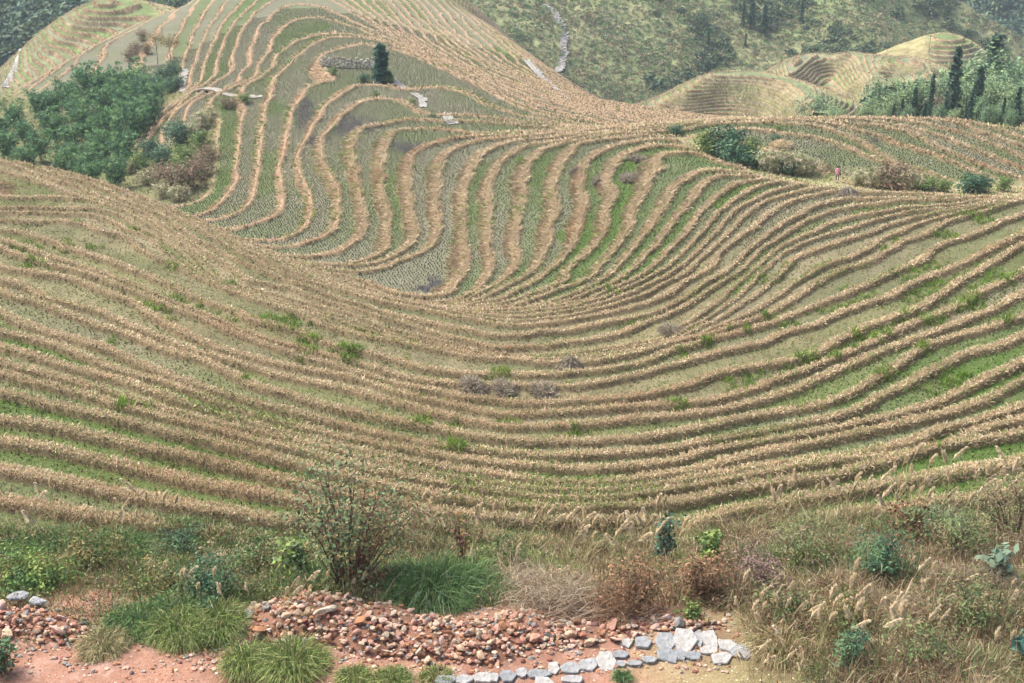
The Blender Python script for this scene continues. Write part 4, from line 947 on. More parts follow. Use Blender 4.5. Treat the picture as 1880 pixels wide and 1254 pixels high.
# the person in pink on the terrace path
def person(px, py):
    x, y, z = spot(px, py)
    me = bpy.data.meshes.new('person')
    J = {'pelvis': (0, 0, .88, .13, .10), 'belly': (0, 0, 1.03, .12, .09), 'chest': (0, 0, 1.24, .145, .10), 'neck0': (0, 0, 1.38, .07, .06), 'neck': (0, .01, 1.43, .048, .048), 'head': (0, -.02, 1.52, .082, .095), 'crown': (0, 0, 1.60, .07, .075),
         'lh': (-.09, 0, .84, .085, .085), 'lk': (-.10, -.03, .46, .055, .055), 'la': (-.10, .02, .09, .036, .036), 'lt': (-.11, -.13, .035, .034, .03),
         'rh': (.09, 0, .84, .085, .085), 'rk': (.11, -.10, .47, .055, .055), 'ra': (.11, .05, .10, .036, .036), 'rt': (.12, -.09, .035, .034, .03),
         'ls': (-.17, 0, 1.33, .05, .05), 'le': (-.30, -.05, 1.10, .038, .038), 'lw': (-.17, -.26, 1.22, .026, .026), 'lp': (-.10, -.31, 1.30, .03, .018),
         'rs': (.17, 0, 1.33, .05, .05), 're': (.31, -.06, 1.12, .038, .038), 'rw': (.16, -.26, 1.26, .026, .026), 'rp': (.09, -.31, 1.34, .03, .018)}
    E = 'pelvis-belly belly-chest chest-neck0 neck0-neck neck-head head-crown pelvis-lh lh-lk lk-la la-lt pelvis-rh rh-rk rk-ra ra-rt chest-ls ls-le le-lw lw-lp chest-rs rs-re re-rw rw-rp'.split()
    for s_, sx in (('l', -1), ('r', 1)):
        px_, py_, pz_ = J[s_ + 'p'][:3]
        for f in range(5):
            o = (f - 2) * 0.012; nm = s_ + 'f%d' % f; ln = (0.05, 0.07, 0.075, 0.07, 0.055)[f]
            J[nm] = (px_ - sx * (0.03 + (0.02 if f == 0 else 0)), py_ - 0.02 + o * 0.4, pz_ + ln * 0.8 + o * 0.2, .009, .009); E.append(s_ + 'p-' + nm)
    names = list(J); me.from_pydata([J[n][:3] for n in names], [(names.index(e.split('-')[0]), names.index(e.split('-')[1])) for e in E], [])
    ob = bpy.data.objects.new('person', me); COL.objects.link(ob)
    sk = ob.modifiers.new('skin', 'SKIN'); sk.use_smooth_shade = True
    for i, n in enumerate(names): me.skin_vertices[0].data[i].radius = J[n][3:5]; me.skin_vertices[0].data[i].use_root = (n == 'pelvis')
    ob.modifiers.new('sub', 'SUBSURF').levels = 2; ob.modifiers['sub'].render_levels = 2
    dg = bpy.context.evaluated_depsgraph_get(); m2_ = bpy.data.meshes.new_from_object(ob.evaluated_get(dg)); bpy.data.objects.remove(ob)
    ob = bpy.data.objects.new('person', m2_); COL.objects.link(ob); m2_.name = 'person'
    n = len(m2_.vertices); co = np.zeros(n * 3, np.float32); m2_.vertices.foreach_get('co', co); co = co.reshape(-1, 3)
    c = np.ones((n, 4), np.float32); skin = np.array((0.52, 0.33, 0.24)); c[:, :3] = skin
    c[co[:, 2] < 0.86, :3] = (0.05, 0.05, 0.07); c[(co[:, 2] < 0.08), :3] = (0.5, 0.5, 0.5)
    face = (co[:, 2] > 1.44) & (co[:, 1] < -0.08)
    for ex in (-0.032, 0.032): c[face & (np.abs(co[:, 0] - ex) < 0.015) & (np.abs(co[:, 2] - 1.535) < 0.012), :3] = (0.03, 0.02, 0.02)
    c[face & (np.abs(co[:, 0]) < 0.028) & (np.abs(co[:, 2] - 1.475) < 0.008), :3] = (0.35, 0.12, 0.10)
    nose = face & (np.abs(co[:, 0]) < 0.014) & (np.abs(co[:, 2] - 1.505) < 0.02); co[nose, 1] -= 0.016; m2_.vertices.foreach_set('co', co.ravel())
    a = m2_.attributes.new('Col', 'FLOAT_COLOR', 'POINT'); a.data.foreach_set('color', c.ravel()); m2_.materials.clear(); m2_.materials.append(M_CLOTH)
    ob.location = (x, y, z - 0.02); ob.rotation_euler = (0, 0, 0.25)
    tag(ob, 'person in a pink top standing on the terrace path, both hands raised near the face', 'person')
    # loose pink tunic to the hips, following the body, and sleeves
    rings = [(1.41, .075, .065), (1.37, .165, .09), (1.30, .185, .115), (1.18, .175, .125), (1.02, .165, .125), (.90, .185, .14), (.76, .215, .165), (.755, .205, .155)]
    k = 20; V = []; Cc = []
    for zz, rx, ry in rings:
        for j in range(k):
            u = 2 * math.pi * j / k; wv = 1 + (0.05 * math.sin(6 * u) if zz < 1 else 0); V.append((rx * math.cos(u) * wv, ry * math.sin(u) * wv, zz)); Cc.append((0.72, 0.30, 0.42) if (int(j / 2 + zz * 9) % 3) else (0.80, 0.52, 0.60))
    Q = [(i * k + j, i * k + (j + 1) % k, (i + 1) * k + (j + 1) % k, (i + 1) * k + j) for i in range(len(rings) - 1) for j in range(k)]
    b = Blob().add(V, np.array(Q), None, np.array(Cc))
    for s_, sh, el, wr in ((-1, (-.16, 0, 1.34), (-.30, -.05, 1.10), (-.20, -.21, 1.19)), (1, (.16, 0, 1.34), (.31, -.06, 1.12), (.19, -.21, 1.23))):
        b.add(*tube([sh, tuple((np.array(sh) + np.array(el)) / 2), el, wr], [.075, .065, .055, .042], (0.72, 0.32, 0.44), 10))
    b.build('tunic', M_CLOTH, ob, smooth=True)
    # dark hair over the crown and down the back
    V = []; hr = [(1.61, .03, .03, 0.0), (1.60, .075, .085, 0.005), (1.56, .098, .105, 0.012), (1.50, .10, .10, 0.025), (1.42, .09, .06, 0.065), (1.33, .08, .04, 0.095), (1.27, .05, .025, 0.10)]
    for zz, rx, ry, oy in hr:
        for j in range(16):
            u = math.pi * 2 * j / 16; yy = ry * math.sin(u) + oy
            if zz < 1.57: yy = max(yy, -0.045 + (0.05 if zz < 1.45 else 0))
            V.append((rx * math.cos(u), yy, zz))
    Q = [(i * 16 + j, i * 16 + (j + 1) % 16, (i + 1) * 16 + (j + 1) % 16, (i + 1) * 16 + j) for i in range(len(hr) - 1) for j in range(16)]
    Blob().add(V, np.array(Q), np.array([(0, j, j + 1) for j in range(1, 15)]), (0.02, 0.016, 0.015)).build('hair', M_CLOTH, ob, smooth=True)
    # a small black bag held against the hip
    bg = Blob(); bg.add(*tube([(.20, -.06, .80), (.24, -.06, .80)], [.001, .001], (0.02, 0.02, 0.02), 4))
    s = [(.19, .30), (-.12, .00), (.66, .84)]; Vb = [(x_, y_, z_) for x_ in s[0] for y_ in s[1] for z_ in s[2]]
    bag = Blob().add(Vb, np.array([(0, 1, 3, 2), (4, 6, 7, 5), (0, 4, 5, 1), (2, 3, 7, 6), (0, 2, 6, 4), (1, 5, 7, 3)]), None, (0.03, 0.03, 0.035)); bag.add(*tube([(.245, -.10, .83), (.25, -.08, .95), (.20, -.02, 1.2), (.12, -.03, 1.37)], [.012] * 4, (0.03, 0.03, 0.035), 5))
    o = bag.build('shoulder_bag', M_CLOTH); o.location = ob.location; o.rotation_euler = ob.rotation_euler
    bv = o.modifiers.new('bevel', 'BEVEL'); bv.width = 0.015; bv.segments = 2
    tag(o, 'small black shoulder bag hanging at the hip of the person in pink', 'bag')
person(1536, 333)
# ---------------------------------------------------------------- the near verge: stones, slabs, shrubs, reeds
g8 = np.random.default_rng(88)
def gpt(px, py):
    return np.array(spot(px, py))

# heap of broken stones (and the smaller one at the left edge)
HEAPS = [(520,1135,80,42,.30),(600,1130,90,50,.45),(690,1150,100,52,.42),(780,1165,100,46,.32),(880,1172,100,44,.28),(960,1150,70,40,.30),(1050,1155,70,30,.14),(1130,1150,70,24,.10),(1220,1145,60,18,.06),(1290,1140,50,12,.04),(40,1140,70,30,.30),(100,1150,60,28,.25),(0,1135,50,30,.25)]
def heap_h(px, py):
    h = 0.0; d = 0.0
    for hx, hy, a, b, z in HEAPS:
        q = ((px - hx) / a) ** 2 + ((py - hy) / b) ** 2
        h = max(h, z * max(0, 1 - q)); d = max(d, 1 - q)
    return h, d
ROCKC = {'salmon pink': (0.55,0.32,0.24), 'tan': (0.56,0.41,0.28), 'pale cream': (0.52,0.43,0.32), 'dark red': (0.33,0.15,0.11), 'rusty brown': (0.42,0.22,0.12), 'grey': (0.30,0.29,0.27), 'dusty rose': (0.62,0.43,0.35)}
RK = list(ROCKC); protos = []
for kx, kc in enumerate(RK):
    for v in range(3):
        V, F = stone(g8, g8.uniform(0.85, 1.3), g8.uniform(0.65, 0.95), g8.uniform(0.45, 0.8), 2)
        c = np.array(ROCKC[kc])[None] * g8.uniform(0.88, 1.12, (len(V), 1)) * (1 + 0.10 * np.sin(V[:, :1] * 3 + v))
        protos.append((kc, mesh_np('stone', V, [F], M_STONE, c, link=False).data))
spots = []; tries = 0
while len(spots) < 292 and tries < 60000:
    tries += 1; px, py = g8.uniform(-20, 1345), g8.uniform(1085, 1222)
    h, d = heap_h(px, py)
    if d <= 0 or g8.random() > 0.35 + d: continue
    r = g8.uniform(0.075, 0.135) * (1.0 if g8.random() < 0.9 else 1.6)
    sc_ = 75.0 * r
    if any((px - a) ** 2 + ((py - b) * 1.25) ** 2 < ((sc_ + c_) * 0.50) ** 2 for a, b, c_ in spots): continue
    spots.append((px, py, sc_))
    loc = gpt(px, py + 8); kc, me = protos[g8.choice(len(protos), p=np.repeat(np.array([.24,.22,.14,.10,.12,.06,.12]) / 3, 3))]
    o = bpy.data.objects.new('stone', me); COL.objects.link(o); o.location = (loc[0], loc[1], loc[2] + h + r * 0.35); o.scale = (r, r * g8.uniform(0.8, 1.15), r * g8.uniform(0.8, 1.1)); o.rotation_euler = g8.uniform(-0.7, 0.7, 2).tolist() + [g8.uniform(0, 6.28)]
    left = px < 250
    tag(o, kc + ' broken stone in the ' + ('small heap at the left edge' if left else 'large heap beside the path'), 'stone', kc + ' stones of the ' + ('small' if left else 'large') + ' heap')
# fine broken stone filling the heaps between and under the big ones
rb = Blob()
for i in range(5200):
    px, py = g8.uniform(-30, 1360), g8.uniform(1080, 1228); h, d = heap_h(px, py)
    if d < -0.15: continue
    if i % 3 and d < 0.1: continue
    V, F = stone(g8, 1, 0.85, 0.7, 1); r = g8.uniform(0.03, 0.115); loc = gpt(px, py + 8)
    rb.add(V * r + loc + [0, 0, max(h * g8.uniform(0.6, 1.0), 0) + 0.01], None, F, np.array(ROCKC[RK[g8.integers(0, len(RK))]]) * g8.uniform(0.6, 1.0))
tag(rb.build('rubble', M_STONE), 'small broken stones filling the gaps of the stone heaps', 'rubble', kind='stuff')
# earth inside the heap
em = Blob()
for hx, hy, a, b, z in HEAPS:
    c = gpt(hx, hy + 8); k = 22; w = a / 74.0; d_ = b / 46.0
    V = [(c[0] + math.cos(u) * w * s, c[1] + math.sin(u) * d_ * s, c[2] - 0.06 + z * (1 - s * s)) for s in np.linspace(0.02, 1.0, 6) for u in np.linspace(0, 6.283, k, endpoint=False)]
    Q = [(i * k + j, i * k + (j + 1) % k, (i + 1) * k + (j + 1) % k, (i + 1) * k + j) for i in range(5) for j in range(k)]
    em.add(V, np.array(Q), None, (0.22, 0.12, 0.08))
tag(em.build('earth_mound', M_EARTH), 'reddish earth under the stone heaps', kind='structure')
# a long pale split stone on the heap and flat grey ones at the left
def one_stone(px, py, a, b, c, col, label, rz=0.3, up=0.0, tilt=0.1):
    V, F = stone(g8, a, b, c, 2); loc = gpt(px, py); o = mesh_np('stone', V, [F], M_STONE, np.array(col)[None] * g8.uniform(0.85, 1.15, (len(V), 1)))
    o.location = (loc[0], loc[1], loc[2] + c * 0.3 + up); o.rotation_euler = (tilt, tilt, rz); tag(o, label, 'stone')
one_stone(597, 1150, .36, .13, .12, (0.5,0.43,0.33), 'longest pale split stone lying across the big heap', 0.5, 0.45)
one_stone(38, 1112, .34, .22, .09, (0.24,0.25,0.26), 'flat grey stone on top of the small left heap', 0.1, 0.24)
one_stone(72, 1118, .26, .20, .09, (0.33,0.34,0.35), 'paler flat grey stone right of its neighbour on the left heap', 0.5, 0.22)
one_stone(88, 1166, .22, .12, .10, (0.5,0.48,0.45), 'white block lying at the foot of the small left heap', -0.3, 0.05)
one_stone(1222, 1140, .15, .12, .11, (0.66,0.50,0.42), 'smooth pale pink stone perched at the right end of the heap', 0.4, 0.10)
one_stone(1740, 1088, .55, .16, .08, (0.58,0.56,0.52), 'long pale slab half buried in the weeds at the right', 0.05, 0.05)

# flagstones of the path
FLAG = [(1222,1182,42,26),(1258,1179,46,36),(1283,1176,18,27),(1302,1178,30,22),(1180,1183,30,20),(1151,1184,18,14),(1225,1207,36,24),(1250,1207,16,18),(1270,1207,34,14),(1137,1206,30,13),(1138,1222,18,9),(1164,1220,32,10),(1191,1214,26,13),(1112,1217,34,28),(1080,1223,34,23),(1046,1230,34,17),(1018,1230,22,18),(990,1242,48,14),(957,1239,18,16),(932,1244,32,18),(908,1247,16,12),(884,1247,36,15),(852,1250,32,15),(818,1253,36,14),(1335,1190,34,18),(1325,1210,40,18),(1360,1200,36,20),(1000,1256,40,14),(1050,1250,36,12),(1300,1196,30,12)]
for fx, fy, fw, fh in FLAG:
    c = gpt(fx, fy); x0 = gpt(fx - fw / 2, fy); x1 = gpt(fx + fw / 2, fy); y0 = gpt(fx, fy + fh / 2); y1 = gpt(fx, fy - fh / 2)
    w = max(0.2, np.linalg.norm((x1 - x0)[:2])) * 1.16; d = min(1.0, max(0.18, np.linalg.norm((y1 - y0)[:2]))) * 1.16
    V, q, t = slab(g8, w, d, 0.05); col = np.array([(0.24,0.25,0.255),(0.28,0.285,0.285),(0.32,0.315,0.30),(0.20,0.215,0.225)][g8.integers(0, 4)])
    o = mesh_np('flagstone', V, [q, t], M_STONE, np.tile(col, (len(V), 1))); o.location = (c[0], c[1], c[2] + 0.03); o.rotation_euler = (0, 0, g8.normal(0, 0.12))
    tag(o, 'bluish grey flagstone of the paved path below the stone heap', 'flagstone', 'flagstones of the path')

# ---- shrubs
def S(name, pal, w, h, n, leaf, asp=0.5, stems=14, stemcol=(0.14,0.10,0.07), bare=0.0, cat='shrub'):
    return build_shrub(name, w, h, pal, g8, n, leaf, stems, cat=cat, stemcol=stemcol, bare=bare, asp=asp)
DKG = [(0.07,0.15,0.08),(0.10,0.20,0.10),(0.05,0.11,0.07),(0.13,0.22,0.10)]
LTG = [(0.18,0.28,0.07),(0.12,0.21,0.06),(0.24,0.32,0.09),(0.09,0.16,0.06)]
OLV = [(0.20,0.20,0.08),(0.14,0.17,0.06),(0.26,0.22,0.09),(0.10,0.14,0.05)]
RUS = [(0.26,0.14,0.08),(0.20,0.11,0.06),(0.33,0.20,0.11),(0.15,0.10,0.06)]
MIX = [(0.13,0.19,0.07),(0.22,0.20,0.10),(0.28,0.22,0.13),(0.09,0.14,0.06),(0.18,0.25,0.10)]
RED = [(0.20,0.09,0.06),(0.15,0.08,0.05),(0.12,0.16,0.07),(0.24,0.15,0.07),(0.10,0.14,0.06)]
def put(o, px, py, label, s=1.0, rz=None, dz=-0.04, group=None):
    c = gpt(px, py); o.location = (c[0], c[1], c[2] + dz); o.rotation_euler = (0, 0, random.uniform(0, 6.28) if rz is None else rz); o.scale = (s, s, s); o['label'] = label
    if group: o['group'] = group
    return o
put(S('leafy_shrub', DKG, 1.7, 1.5, 2600, 0.045), 1618, 1068, 'dense dark green leafy shrub on the right bank')
put(S('leafy_shrub', LTG, 2.6, 0.9, 2800, 0.055), 60, 1080, 'low bright green leafy shrub above the small left heap')
put(S('leafy_shrub', DKG, 1.7, 1.1, 2200, 0.045), 395, 1100, 'bluish dark green shrub left of the stone heap')
put(S('leafy_shrub', OLV, 2.6, 1.0, 2400, 0.05), 160, 1055, 'olive shrub with yellowing leaves behind the bright green one')
put(S('leafy_shrub', MIX, 2.4, 1.3, 2400, 0.05), 470, 1060, 'mixed green and brown brush left of the tall twiggy shrub')
put(S('leafy_shrub', LTG, 0.9, 1.3, 520, 0.085, 0.7), 545, 1062, 'yellow green broad leaved sapling beside the twiggy shrub')
put(S('twiggy_shrub', [(0.12,0.19,0.09),(0.17,0.24,0.11),(0.09,0.14,0.07),(0.22,0.19,0.08)], 3.8, 3.7, 4200, 0.055, 0.6, 38, (0.15,0.09,0.07), 0.1), 640, 1078, 'tallest open twiggy shrub with dark red stems above the stone heap')
put(S('leafy_shrub', [(0.06,0.13,0.09),(0.09,0.17,0.11)], 0.9, 1.7, 420, 0.075, 0.65, 9), 1215, 1040, 'slender dark leaved sapling standing in the tan grass')
put(S('leafy_shrub', LTG, 0.9, 1.4, 420, 0.07, 0.65, 9), 1300, 1045, 'slender bright leaved sapling right of the dark one')
put(S('leafy_shrub', RED, 1.6, 1.7, 900, 0.07, 0.6, 14), 1665, 1010, 'reddening shrub above the dense dark green one')
put(S('leafy_shrub', RUS, 2.0, 1.5, 1500, 0.055, 0.4, 26), 1165, 1115, 'rusty dead fern brush behind the paved path')
put(S('leafy_shrub', RUS, 1.9, 1.3, 1400, 0.055, 0.4, 26), 1290, 1100, 'brown dead brush right of the rusty fern')
put(S('leafy_shrub', [(0.24,0.16,0.15),(0.30,0.20,0.17),(0.19,0.14,0.12)], 2.0, 1.3, 1500, 0.05, 0.4, 24), 1390, 1085, 'purplish brown weeds left of the reed plumes')
put(S('leafy_shrub', MIX, 2.4, 1.6, 2200, 0.055, 0.3, 22), 1480, 1050, 'grassy mixed weeds in the middle of the right bank')
put(S('leafy_shrub', MIX, 2.6, 1.9, 2200, 0.06, 0.3, 22), 1760, 1030, 'tall mixed weeds left of the broad leaved plant')
put(S('leafy_shrub', [(0.26,0.20,0.13),(0.20,0.16,0.10),(0.13,0.15,0.07)], 2.6, 2.2, 2200, 0.06, 0.25, 30), 1860, 1000, 'tall brown weeds at the right edge')
put(S('leafy_shrub', MIX, 2.2, 1.2, 1900, 0.055, 0.35, 20), 1780, 1150, 'low tangled weeds at the lower right')
put(S('leafy_shrub', OLV, 1.9, 1.1, 1700, 0.05, 0.4, 18), 1560, 1170, 'olive weeds among the reed plumes')
put(S('leafy_shrub', DKG, 1.0, 1.2, 1000, 0.05, 0.5, 12), 1560, 1240, 'dark green shrub at the bottom edge, right of the paving')
put(S('leafy_shrub', MIX, 2.0, 1.3, 1800, 0.055, 0.35, 20), 1700, 1235, 'dry and green weeds at the bottom right')
put(S('leafy_shrub', DKG, 0.8, 1.0, 900, 0.05), 5, 1235, 'dark green shrub in the bottom left corner')
put(S('leafy_shrub', OLV, 2.2, 0.8, 1700, 0.05), 300, 1085, 'low olive weeds between the left shrubs')
put(S('leafy_shrub', LTG, 0.7, 0.35, 420, 0.045), 1265, 1132, 'small green weed behind the paving stones')
put(S('leafy_shrub', [(0.16,0.24,0.17),(0.21,0.29,0.20)], 0.9, 1.1, 120, 0.15, 0.6, 6), 1830, 1075, 'broad leaved pale green plant at the right')
put(S('leafy_shrub', [(0.08,0.19,0.15),(0.11,0.23,0.17)], 0.8, 0.9, 110, 0.16, 0.5, 6), 1885, 1215, 'broad bluish leaves at the bottom right corner')
put(S('leafy_shrub', [(0.13,0.07,0.06),(0.20,0.10,0.07),(0.30,0.19,0.06)], 0.9, 1.9, 90, 0.07, 0.7, 9, (0.12,0.07,0.05)), 850, 1040, 'nearly bare stalk plant with dark seed heads behind the green clump')
put(S('leafy_shrub', MIX, 2.4, 1.1, 2000, 0.05, 0.35, 18), 930, 1050, 'mixed grassy weeds behind the green clump')
put(S('leafy_shrub', RUS, 1.2, 0.9, 1000, 0.05, 0.3, 20), 690, 1085, 'reddish brown weeds just above the stone heap')
put(S('leafy_shrub', MIX, 1.6, 1.0, 1600, 0.05, 0.35, 18), 1430, 1140, 'low green weeds beside the end of the paving')
put(S('leafy_shrub', DKG, 1.6, 0.8, 1600, 0.045, 0.5, 14), 330, 1020, 'dark weeds at the top of the left bank')

# ---- grass clumps (long arching blades)
def clump(px, py, w, h, pal, n, label, spread=0.9, green=True):
    r_ = thing('grass_clump', gpt(px, py) - [0, 0, 0.04], label, 'grass clump')
    a = g8.uniform(0, 6.28, n); q = np.sqrt(g8.uniform(0, 1, n)); P = np.stack([np.cos(a) * q * w * 0.38, np.sin(a) * q * w * 0.38, np.zeros(n)], 1)
    D = np.stack([np.cos(a) * q * spread, np.sin(a) * q * spread, np.ones(n)], 1) + g8.normal(0, 0.22, (n, 3)); D /= np.linalg.norm(D, axis=1, keepdims=True)
    L = h * g8.uniform(0.6, 1.2, n); C = pick(pal, n, 0.2, g8)
    V, qd, t, c = blades(P, D, L, g8.uniform(0.012, 0.024, n), C, g8.uniform(0.8, 1.9, n), g8)
    m = g8.random(n) < 0.12
    mesh_np('blades', V, [qd, t], M_GRASS, c, parent=r_)
    dn_ = 160; a = g8.uniform(0, 6.28, dn_); P = np.stack([np.cos(a) * w * 0.3, np.sin(a) * w * 0.3, np.zeros(dn_)], 1); D = np.stack([np.cos(a), np.sin(a), np.full(dn_, 0.35)], 1); D /= np.linalg.norm(D, axis=1, keepdims=True)
    V, qd, t, c = blades(P, D, h * g8.uniform(0.4, 0.8, dn_), np.full(dn_, 0.016), pick([(0.5,0.42,0.26),(0.4,0.32,0.19)], dn_, 0.15, g8), np.full(dn_, 1.0), g8)
    mesh_np('dead_blades', V, [qd, t], M_GRASS, c, parent=r_)
    return r_
GB = [(0.12,0.23,0.07),(0.17,0.29,0.10),(0.09,0.17,0.06),(0.24,0.33,0.15),(0.20,0.30,0.17)]
YG = [(0.24,0.32,0.10),(0.30,0.36,0.14),(0.18,0.26,0.08),(0.36,0.36,0.18)]
clump(795, 1100, 2.2, 1.25, GB, 2600, 'big arching green grass clump behind the stone heap')
clump(735, 1085, 1.1, 1.0, GB, 1000, 'smaller green grass clump left of the big arching one')
clump(865, 1090, 1.3, 1.1, GB, 1200, 'green grass clump right of the big arching one')
clump(540, 1228, 1.5, 0.8, YG, 1900, 'pale yellow green grass tussock at the bottom edge')
clump(455, 1225, 1.0, 0.7, YG, 1100, 'smaller pale tussock left of the yellow green one')
clump(110, 1025, 2.0, 1.0, GB, 1500, 'dark green long grass at the left end of the bank')
clump(215, 1028, 1.8, 1.05, GB, 1500, 'dark green long grass in the middle of the left bank')
clump(60, 1010, 1.4, 0.8, GB, 900, 'dark green long grass nearest the left edge')
clump(330, 1165, 1.6, 0.65, YG, 1500, 'bright green grass left of the heap, upper of the verge')
clump(250, 1150, 1.5, 0.6, GB, 1400, 'green grass right of the small left heap')
clump(400, 1150, 1.5, 0.7, YG, 1500, 'bright green grass touching the left end of the heap')
clump(320, 1130, 1.6, 0.6, GB, 1300, 'green grass behind the verge at the left')
clump(190, 1190, 1.2, 0.5, [(0.40,0.35,0.20),(0.26,0.28,0.12),(0.5,0.43,0.27)], 1100, 'dry tussock on the red earth edge')
clump(720, 1252, 1.0, 0.4, YG, 900, 'short green grass at the bottom below the heap')
clump(650, 1248, 0.8, 0.4, YG, 600, 'short green grass left of the other bottom tuft')
clump(1142, 1245, 0.35, 0.35, GB, 260, 'tiny green tuft growing between paving and earth')
clump(800, 1246, 0.8, 0.35, YG, 500, 'thin grass tuft at the left end of the paving')
clump(1500, 1000, 1.6, 1.3, [(0.3,0.33,0.16),(0.22,0.27,0.12),(0.46,0.4,0.24)], 1400, 'grey green long grass at the top of the right bank')
clump(1720, 985, 1.6, 1.2, [(0.22,0.32,0.2),(0.17,0.26,0.15),(0.3,0.36,0.22)], 1300, 'bluish green long grass above the right weeds')
clump(1430, 1200, 1.1, 0.8, [(0.55,0.45,0.28),(0.45,0.36,0.21),(0.3,0.3,0.14)], 1200, 'tan grass clump at the right end of the paving')
clump(1620, 1235, 1.3, 0.9, [(0.5,0.42,0.27),(0.3,0.32,0.16),(0.4,0.34,0.2)], 1300, 'tan and green grass clump at the bottom right')
clump(1800, 1245, 1.4, 0.9, [(0.32,0.34,0.18),(0.5,0.42,0.27),(0.22,0.27,0.12)], 1300, 'mixed grass clump at the bottom, right of the tan one')

# ---- tangle of cut dry brush beside the heap
def tangle(px, py, w, d, h, n, pal, label, thick=0.006):
    r_ = thing('brush_pile', gpt(px, py) - [0, 0, 0.03], label, 'brushwood')
    b = Blob()
    for i in range(n):
        c = np.array([g8.normal(0, w * 0.26), g8.normal(0, d * 0.3), 0]); zz = h * max(0.05, 1 - (c[0] / (0.62 * w)) ** 2) * g8.uniform(0.05, 0.9); a = g8.normal(0.4, 1.1); L = g8.uniform(0.35, 0.9); e = np.array([math.cos(a), math.sin(a) * 0.7, g8.uniform(-0.25, 0.75)]) * L
        p0 = c + [0, 0, zz * 0.4]; p2 = p0 + e; p2[2] = max(p2[2], 0.03); p1 = (p0 + p2) / 2 + g8.normal(0, 0.07, 3); p1[2] = max(p1[2], 0.03)
        b.add(*tube([p0, p1, p2], [thick, thick * 0.9, thick * 0.4], np.array(pal[g8.integers(0, len(pal))]) * g8.uniform(0.7, 1.2), 3))
    b.build('twigs', M_WOOD, r_)
    m = n * 2; P = np.stack([g8.normal(0, w * 0.26, m), g8.normal(0, d * 0.3, m), g8.uniform(0, 0.8, m) * h], 1); P[:, 2] *= np.clip(1 - (P[:, 0] / (0.62 * w)) ** 2, 0.05, 1)
    D = g8.normal(size=(m, 3)); D[:, 2] = np.abs(D[:, 2]) * 0.6; D /= np.linalg.norm(D, axis=1, keepdims=True)
    V, q, t, c = blades(P, D, g8.uniform(0.25, 0.6, m), np.full(m, 0.012), pick(pal, m, 0.2, g8), np.full(m, 0.8), g8)
    mesh_np('straw', V, [q, t], M_GRASS, c, parent=r_)
    return r_
TANB = [(0.46,0.38,0.27),(0.36,0.28,0.20),(0.52,0.45,0.33),(0.28,0.21,0.15)]
tangle(1010, 1120, 2.6, 1.4, 1.3, 520, TANB, 'tangled pile of cut tan brush at the right of the stone heap')
tangle(1120, 1128, 2.0, 1.0, 0.9, 320, [(0.30,0.19,0.12),(0.24,0.15,0.09),(0.36,0.25,0.16)], 'brown tangle of dead stems behind the paving')
tangle(955, 1085, 1.8, 1.0, 1.0, 260, TANB, 'loose pale brush behind the tangled pile')
tangle(1650, 1150, 3.0, 1.4, 0.7, 420, [(0.40,0.33,0.22),(0.30,0.24,0.16),(0.5,0.42,0.29)], 'low tangle of dead stems across the right bank')
tangle(1800, 1090, 2.8, 1.4, 0.9, 420, [(0.26,0.20,0.15),(0.36,0.29,0.20)], 'dark thin twigs tangled at the right')
for (bx, by, ex, ez, lb) in [(1052, 1140, 0.4, 0.1, 'bare forked stick leaning on the tangled pile'), (1000, 1080, 0.3, 0.9, 'pale bare stick standing out of the brush')]:
    c = gpt(bx, by); o = Blob().add(*tube([(0, 0, 0), (0.12, 0, 0.25 + ez * .4), (ex, 0.1, 0.4 + ez)], [.02, .016, .007], (0.52, 0.44, 0.33), 5)).add(*tube([(0.12, 0, 0.25 + ez * .4), (-0.15, 0.05, 0.5 + ez * .6)], [.014, .006], (0.52, 0.44, 0.33), 5)).build('stick', M_WOOD); o.location = c; tag(o, lb, 'stick')

# ---- reed plumes
PLU = [(0.80,0.68,0.48),(0.86,0.76,0.58),(0.72,0.58,0.38)]
def build_reed(h, lean, pl, fl):
    r_ = thing('reed_stalk', (0, 0, 0), 'x', 'reed')
    t = np.linspace(0, 1, 7); pts = np.stack([lean * t ** 2.2, 0.06 * np.sin(t * 3), h * (t - 0.06 * t ** 4)], 1)
    Blob().add(*tube(pts, np.linspace(0.006, 0.0035, 7), (0.50, 0.42, 0.24), 4)).build('stem', M_WOOD, r_)
    n = 230; s = g8.uniform(0, 1, n); b = np.stack([np.interp(1 - pl / h * (1 - s), t, pts[:, k]) for k in range(3)], 1)
    D = np.stack([g8.normal(0.25 + fl, 0.16, n), g8.normal(0, 0.16, n), np.full(n, 0.8)], 1); D /= np.linalg.norm(D, axis=1, keepdims=True)
    V, q, tt, c = blades(b, D, pl * 0.55 * g8.uniform(0.6, 1.2, n) * (1.05 - 0.55 * s), np.full(n, 0.021), pick(PLU, n, 0.12, g8), np.full(n, 0.4 + fl), g8)
    mesh_np('plume', V, [q, tt], M_GRASS, c, parent=r_)
    n = 9; a = g8.uniform(0, 6.28, n); P = np.zeros((n, 3)); P[:, 2] = g8.uniform(0, 0.3, n) * h; D = np.stack([np.cos(a) * .6, np.sin(a) * .6, np.ones(n)], 1); D /= np.linalg.norm(D, axis=1, keepdims=True)
    V, q, tt, c = blades(P, D, h * g8.uniform(0.4, 0.7, n), np.full(n, 0.014), pick([(0.42,0.38,0.2),(0.3,0.32,0.14),(0.52,0.44,0.28)], n, 0.15, g8), np.full(n, 1.2), g8)
    mesh_np('leaves', V, [q, tt], M_GRASS, c, parent=r_)
    return r_
